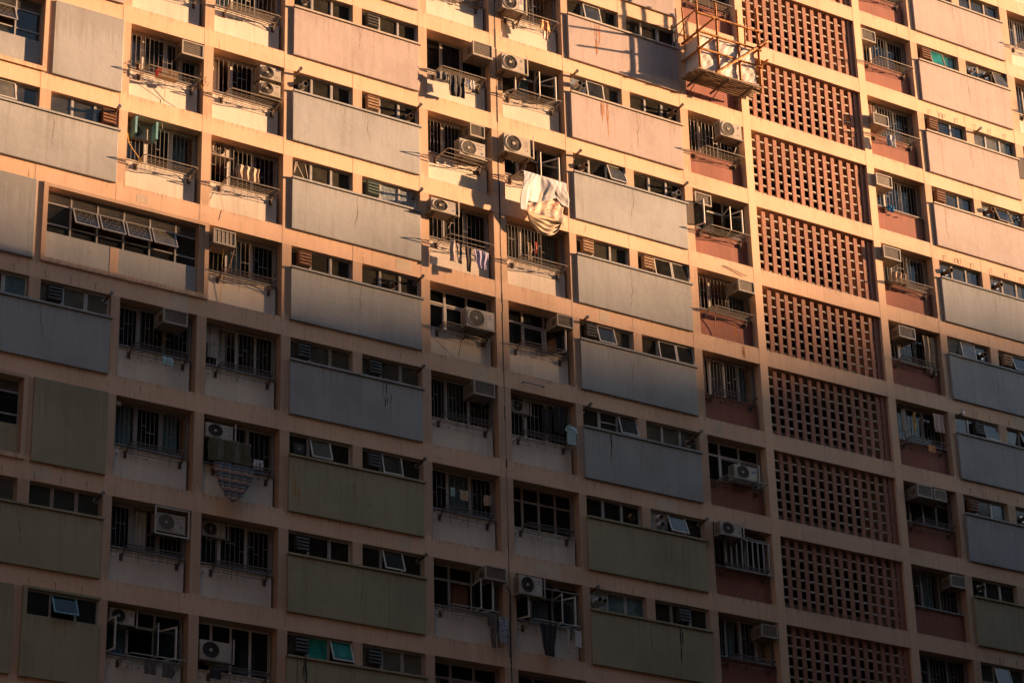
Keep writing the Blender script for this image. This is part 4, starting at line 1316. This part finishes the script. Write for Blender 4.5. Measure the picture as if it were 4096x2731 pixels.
def crumple(u, v, a, s=1):
    return a * (0.5 * math.sin(u * 23 * s + 3 * math.sin(v * 5)) + 0.3 * math.sin(u * 41 * s + v * 17) + 0.25 * math.sin(v * 31 * s + u * 9) + 0.22 * math.sin((u + v) * 57 * s) + 0.2 * math.sin((u * 1.3 - v) * 71 * s))
sheet('plastic_sheet', 110, 60, lambda u, v: (19.0 + 2.22 * u, -0.80 + crumple(u * 1.4, v, 0.011) + 0.02 * math.sin(u * 8 + v * 3), 5.08 + .07 * u - 1.26 * v), 'tarp', 'white crumpled plastic sheet behind the front canes of the bamboo scaffold', 'plastic sheet')
sheet('plastic_sheet', 30, 30, lambda u, v: (19.0 + crumple(u, v, .01), -0.05 - 0.74 * u, 5.07 - 1.24 * v), 'tarp', 'smooth white sheet closing the left side of the bamboo scaffold', 'plastic sheet')

# ---------------------------------------------------------------- laundry and small things
def cl(col, k, u0, u1, w0, w1, Y, key, label, cat='clothes', shape='rect', name='garment', fold=0.03, freq=None, grp=None):
    x0 = BAYS[col][0]; z = -k * FH; W = u1 - u0; H = w1 - w0
    fr = freq or max(2, W / 0.10)
    ph = random.uniform(0, 6)
    def fn(u, v):
        su = u
        if shape == 'taper': su = 0.5 + (u - 0.5) * (1 - 0.45 * v)
        if shape == 'flare': su = 0.5 + (u - 0.5) * (0.8 + 0.35 * v)
        if shape == 'drape': su = 0.5 + (u - 0.5) * (1 - 0.28 * v * v)
        hv = v
        if shape == 'drape': hv = v * (0.35 + 0.65 * math.sin(math.pi * (0.05 + 0.9 * u)) ** 0.6)
        x = x0 + u0 + W * su + 0.01 * math.sin(v * 9 + ph)
        y = Y + fold * (0.35 + 0.65 * v) * math.sin(u * fr * 6.28 / 2 + ph) + 0.25 * fold * math.sin(u * fr * 9 + v * 4)
        zz = z - w0 - H * hv + 0.02 * H * math.sin(u * fr * 3.3 + ph) * v
        return (x, y, zz)
    return sheet(name, max(10, int(W / 0.02)), max(10, int(H / 0.04)), fn, key, label, cat, grp)
def tee(col, k, u, w0, wd, h, Y, key, label):
    x = BAYS[col][0] + u; z = -k * FH - w0
    mb = MB(); n = 12
    prof = [(-.5, -.02, -.36, -.30), (-.5, -.02, -.30, -.36)]
    pts = [(-.18, 0), (-.5, -.12), (-.62, -.34), (-.44, -.40), (-.36, -.30), (-.38, -1), (.38, -1), (.36, -.30), (.44, -.40), (.62, -.34), (.5, -.12), (.18, 0), (.08, -.05), (-.08, -.05)]
    P = [(x + a * wd, Y + 0.02 * math.sin(a * 14), z + b * h) for a, b in pts]
    Q = [(a, b + 0.03, c) for a, b, c in P]; m_ = len(P)
    mb.add(P + Q, [tuple(range(m_)), tuple(range(2 * m_ - 1, m_ - 1, -1))] + [(i, m_ + i, m_ + (i + 1) % m_, (i + 1) % m_) for i in range(m_)], key)
    return tag(mb.build('tee_shirt', None, (x, Y, z)), label, 'tee shirt')

random.seed(77)
cl('D', -1, .56, .86, 1.53, 2.23, -.3, 'black_cl', 'black trousers hanging from rack under the large clear window, left leg', name='trousers')
cl('D', -1, .84, 1.11, 1.50, 2.2, -.28, 'black_cl', 'black top with red trim hanging beside the trousers, below clear window', name='top')
cl('D', -1, .16, .56, 1.50, 1.78, -.28, 'grey_cl', 'dark grey shorts folded over the left of the sunlit rack of black clothes')
for i, u in enumerate((1.13, 1.25, 1.38)):
    cl('D', -1, u, u + .09, 1.52, 1.80 + .06 * (i % 2), -.3, 'white_cl', 'small white sock hanging right of the black clothes', 'sock', name='sock', grp='white socks right of the black clothes')
cl('E', -2, 1.25, 1.59, 1.38, 1.72, -.3, 'orange_cl', 'orange garment hanging at top of photo right of an outdoor unit', shape='flare')
cl('E', -2, 1.34, 1.52, 1.68, 2.05, -.28, 'pink_cl', 'pale peach garment hanging just below the orange one at top')
cl('D', 1, .48, .66, 1.50, 2.16, -.35, 'pink_cl', 'pale pink garment, first of four on the rack with thick rods', shape='flare')
cl('D', 1, .68, .89, 1.55, 2.18, -.35, 'plaid', 'black and white checked garment, second of four on the rack', shape='taper')
cl('D', 1, .99, 1.20, 1.58, 2.36, -.35, 'black_cl', 'long black garment, third of four on the rack', shape='taper')
cl('D', 1, 1.25, 1.77, 1.62, 2.19, -.38, 'lilac', 'lilac flowered shirt, last of four on the rack', shape='taper')
cl('I', -2, .42, .75, 1.53, 1.96, -.32, 'white_cl', 'white carrier bag hanging under the low box air conditioner', 'bag', name='carrier_bag', fold=.05)
cl('I', -1, .48, .75, 1.22, 1.45, .05, 'blue_cl', 'bright blue cloth bundled over a red wall ledge', 'cloth', name='cloth', fold=.05, freq=6)
cl('I', 0, .34, .93, .95, 1.42, -.05, 'tan_cl', 'crumpled brown cloth draped over a rack, right of lattice screens', 'cloth', name='cloth', fold=.06)
cl('I', 1, 1.57, 2.10, .15, 1.5, .15, 'tan_cl', 'large tan canvas sheet tied upright in sixth red-walled window at right', 'canvas', name='canvas', fold=.05)
cl('I', 2, .93, 1.21, 1.49, 1.72, -.3, 'orange_cl', 'small orange cloth on the rack in shade, right of lattice screens', 'cloth', name='cloth')
cl('I', 2, 1.64, 2.10, .12, .75, .1, 'pink_cl', 'faded pink shirt hung high at right of seventh red-walled window')
cl('I', 2, .40, .52, .2, .95, .2, 'curtain_w', 'narrow white towel hanging inside seventh red-walled window', 'towel', name='towel')
cl('I', 2, .88, .98, .2, .85, .2, 'yellow', 'yellow cloth strip hanging inside seventh red-walled window', 'cloth', name='cloth')
tee('E', 3, 1.84, .86, .36, .60, -.3, 'lblue', 'pale tee shirt on a hanger right of the black garments')
cl('E', 3, 1.2, 1.55, .3, 1.05, .2, 'black_cl', 'left black garment hung behind bars, right of the long joint', shape='taper')
cl('E', 3, 1.5, 2.0, .15, 1.0, .15, 'black_cl', 'larger black garment hung high left of the pale tee shirt', shape='taper')
cl('A', 3, 1.08, 1.39, 1.57, 1.80, -.35, 'lblue', 'light blue towel folded over a rack in shade at left', 'towel', name='towel')
cl('B', 4, .10, 1.30, .66, 1.30, -.12, 'olive_cl', 'dark olive canvas slung under an outdoor unit, above striped blanket', 'canvas', shape='rect', name='canvas', fold=.07, freq=5)
cl('B', 4, .12, 1.25, 1.45, 2.45, -.42, 'stripe', 'striped blue and grey blanket hanging over a rack', 'blanket', shape='drape', name='blanket', fold=.05, freq=9)
for i in range(3):
    cl('B', 4, 1.36 + i * .1, 1.44 + i * .1, 1.08, 1.35, -.2, 'white_cl', 'small white garment on a ring hanger right of olive canvas', grp='small garments right of the olive canvas')
cl('D', 4, .71, .85, .54, .80, .2, 'lblue', 'small teal cloth hung inside barred window, seventh left of joint', 'cloth', name='cloth')
cl('D', 4, 1.00, 1.28, .56, .86, .2, 'tan_cl', 'beige towel at middle of the barred window with two beige towels', 'towel', name='towel')
cl('D', 4, 1.78, 2.05, .56, .87, .2, 'tan_cl', 'beige towel at right of the barred window with two beige towels', 'towel', name='towel')
cl('E', 5, .50, 1.06, 1.46, 2.35, -.36, 'black_cl', 'black apron hanging from rack at bottom centre of photo', 'apron', shape='taper', name='apron')
cl('E', 5, 1.38, 1.48, 1.5, 2.2, -.36, 'curtain_w', 'narrow white towel hanging right of the black apron', 'towel', name='towel')
cl('E', 5, 1.66, 1.86, 1.5, 1.98, -.36, 'white_cl', 'white cloth hanging at far right of the black apron rack', 'cloth', name='cloth')
cl('D', 5, 1.47, 1.77, 1.52, 2.40, -.38, 'flor_d', 'dark flowered trousers hanging beside the long joint', shape='taper', name='trousers')
cl('D', 5, 1.80, 2.10, 1.5, 2.22, -.38, 'dots', 'grey dotted towel hanging beside dark flowered trousers', 'towel', name='towel')
cl('A', 6, .91, 1.20, 1.48, 1.81, -.3, 'grey_cl', 'left of two dark garments on the rack at bottom left')
cl('A', 6, 1.40, 1.66, 1.46, 1.83, -.3, 'grey_cl', 'right of two dark garments on the rack at bottom left')
cl('B', 6, .20, .50, 1.42, 1.67, -.3, 'black_cl', 'black cloth hanging from rack below the bottom outdoor unit', 'cloth', name='cloth')
cl('E', 1, .97, 1.11, .49, 1.05, .36, 'cream_cl', 'cream garment inside barred window beneath the floral sheet')
cl('E', 1, 1.24, 1.34, .40, .80, .36, 'red_p', 'small red garment inside barred window beneath the floral sheet')
cl('B', 1, .81, 1.50, .66, 1.10, .05, 'tan_cl', 'row of tan clothes hanging before bars, third window of second column', fold=.05)
tee('D', 2, .25, .35, .38, .7, .62, 'pink_cl', 'flowered shirt inside left pane of window beside mesh-guard unit')
tee('D', 2, .82, .3, .38, .7, .62, 'white_cl', 'white shirt inside middle pane of window beside mesh-guard unit')
tee('D', -1, .35, .2, .36, .55, .62, 'tan_cl', 'tan shirt inside large clear window above black clothes')

# the big washing on the rack right of the joint
ex = BAYS['E'][0]
def hem(u):
    pts = [(0, 1.30), (.12, 1.28), (.16, .95), (.28, .93), (.5, .80), (.74, .55), (.84, .72), (1, .76)]
    for (a, b), (c, d) in zip(pts[:-1], pts[1:]):
        if a <= u <= c: return b + (d - b) * (u - a) / (c - a)
    return .76
def big(u, v):
    h = hem(u)
    fan = 0.6 * math.sin(u * 15 + 1.2) + 0.25 * math.sin(u * 36 + v * 4) * (1 - 0.6 * v)
    fan *= 0.32
    x = ex + 0.33 + 1.50 * u + (-.16 * (1 - u) + 0.10 * u) * v + 0.03 * math.sin(v * 7 + u * 9)
    vee = math.exp(-((u - 0.42) / (0.10 + 0.16 * v)) ** 2)
    rad = 0.5 * math.sin(34 * (u - 0.42) / (0.45 + v) + 1.0) + 0.35 * math.sin(58 * u + 5 * v)
    y = -0.50 - 0.05 * math.sin(math.pi * min(1, v * 1.2)) + fan * 0.045 * (0.35 + v) + 0.006 * rad + 0.10 * vee * math.sin(v * 2.6) + 0.06 * u * v
    return (x, y, 0 - 1.42 - 0.04 * u - h * v)
sheet('bed_sheet', 90, 40, big, 'white_cl', 'large white bed sheet draped over a sunlit rack', 'bed sheet')
def flo(u, v):
    x = ex + 0.50 + 1.28 * u + 0.02 * math.sin(v * 8)
    sag = 0.28 * math.sin(math.pi * u)
    y = -0.40 + 0.026 * math.sin((v * 1.8 + u * 1.3 + sag) * 6.28) * (0.4 + v) + 0.012 * math.sin(u * 26 + v * 6)
    return (x, y, -1.9 - (0.78 + 0.12 * u - .05 * math.sin(u * 3.14)) * v)
sheet('flowered_sheet', 60, 40, flo, 'floral', 'orange flowered bed sheet showing beneath the white sheet', 'bed sheet')
def lop(u, v):
    a = math.pi * u
    x = ex + 1.13 - 0.64 * math.cos(a) * (1 - 0.10 * v)
    zz = -2.45 - 0.20 - (0.62 * math.sin(a)) * (0.15 + 0.85 * v)
    y = -0.33 + 0.03 * math.sin((v * 3.2 + 0.35 * math.sin(a * 2)) * 6.28) + 0.012 * math.sin(u * 22 + v * 5)
    return (x, y, zz)
sheet('duvet_cover', 50, 36, lop, 'cream_cl', 'cream duvet cover looped lowest under the flowered sheet', 'bed sheet')

# basket, plants, cables
bk = empty('basket', (1.0, -0.2, -1.55), 'red handled wire basket on the topmost left rack', 'basket')
q = MB()
for i in range(18):
    x = 0.72 + i * 0.033
    q.tube([(x, -0.30, -1.34), (x, -0.28, -1.55)], 0.005, 'red_p' if i < 3 else 'tan_cl', 4)
for z in (-1.34, -1.42, -1.5, -1.55):
    q.tube([(0.71, -0.30, z), (1.3, -0.30, z)], 0.007, 'tan_cl', 4); q.tube([(0.71, -0.30, z), (0.71, -0.1, z)], 0.007, 'red_p', 4); q.tube([(1.3, -0.30, z), (1.3, -0.1, z)], 0.007, 'tan_cl', 4)
q.box(0.71, 1.3, -0.3, -0.1, -1.56, -1.55, 'tan_cl'); q.box(.705, .715, -.3, -.1, -1.55, -1.36, 'red_p')
q.build('wire_body', bk)
def plant(x, y, z, r_, n, label, key='leaf', name='potted_plant'):
    o = empty(name, (x, y, z), label, 'plant')
    q = MB()
    q.tube([(x, y, z - .1), (x, y, z + .02)], 0.05, 'wood', 8, r_end=.07); q.build('pot', o)
    q = MB()
    for i in range(n):
        a = random.uniform(0, 6.28); L_ = random.uniform(.3, 1) * r_; e = random.uniform(-.4, 1.3)
        c = Vector((x + L_ * math.cos(a) * math.cos(e), y + .4 * L_ * math.sin(a) * math.cos(e), z + L_ * math.sin(e)))
        d = Vector((random.uniform(-1, 1), random.uniform(-1, 1), random.uniform(-1, 1))).normalized() * 0.03
        t = Vector((random.uniform(-1, 1), random.uniform(-1, 1), random.uniform(-1, 1))).normalized() * 0.012
        q.add([c - d, c + t, c + d, c - t], [(0, 1, 2, 3)], key)
        if i % 4 == 0: q.tube([(x, y, z), c], 0.003, 'wood', 4)
    q.build('foliage', o)
plant(0.22, -0.05, -1.30, .22, 70, 'straggly dry plant on left end of topmost left rack')
plant(2.02, -0.32, -1.40, .25, 60, 'trailing plant on right end of topmost left rack')
plant(34.3, -0.1, 3 * FH - 1.1, .45, 200, 'leafy green plant on rack at right edge of photo')
def cable(pts, r_, key, label, name='cable'):
    P = []
    for a, b in zip(pts[:-1], pts[1:]):
        for i in range(5):
            t = i / 5; P.append(Vector(a).lerp(Vector(b), t) + Vector((random.uniform(-.008, .008), 0, 0)))
    P.append(Vector(pts[-1]))
    q = MB(); q.tube(P, r_, key, 5)
    return tag(q.build(name, None, Vector(pts[0])), label, 'cable')
cable([(0.0 + .04, .1, -3.3), (0.06, .0, -3.7), (.3, -.1, -4.1), (.42, -.12, -4.3)], .014, 'yellow', 'yellow hose looping down beside the second left window', 'hose')
cable([(1.05, -.1, -1.6), (1.1, .14, -2.0), (1.08, .14, -2.5), (1.02, -.01, -3.0)], .006, 'tan_cl', 'thin cord dangling from the topmost left rack across the beam')
cable([(2.9, -.12, -5.9), (2.86, -.1, -6.6), (2.95, .1, -7.1), (2.93, .15, -7.7)], .008, 'yellow', 'yellow cord dangling below box air conditioner with vertical slats')
cable([(3.15, -.2, -6.2), (3.0, -.1, -6.9)], .02, 'wood', 'thick frayed brown cord below box air conditioner with vertical slats')
cable([(11.60, -.25, -14.3), (11.82, -.1, -14.45), (11.84, -.03, -15.2), (11.80, -.02, -16.2)], .016, 'black', 'black hose running from blue faced air conditioner down the long joint', 'hose')
cable([(2.85, .1, -4.4), (2.9, -.02, -5.0), (2.83, -.02, -5.3)], .006, 'tan_cl', 'thin cord hanging from third rack of second cream-walled column')
cable([(10.4, -.3, -6.6), (10.42, .12, -7.6)], .012, 'steel', 'thin metal strut below the mesh-guarded outdoor unit', 'strut')
cable([(19.6, -.1, -3.95 + .0), (19.62, .1, -4.6), (19.7, .12, -4.9)], .012, 'tan_cl', 'frayed rope tangled on rack of red-walled window with open casements', 'rope')
cable([(1.95, -.3, -1.45), (2.2, -.25, -1.8), (2.35, -.1, -2.05)], .008, 'yellow', 'loose yellow strands bridging to the next bay at top left', 'strand')
cable([(20.05, -.02, -2.45), (20.9, -.05, -2.62)], .012, 'wood', 'loose rod lying on the beam above a red-walled window', 'rod')
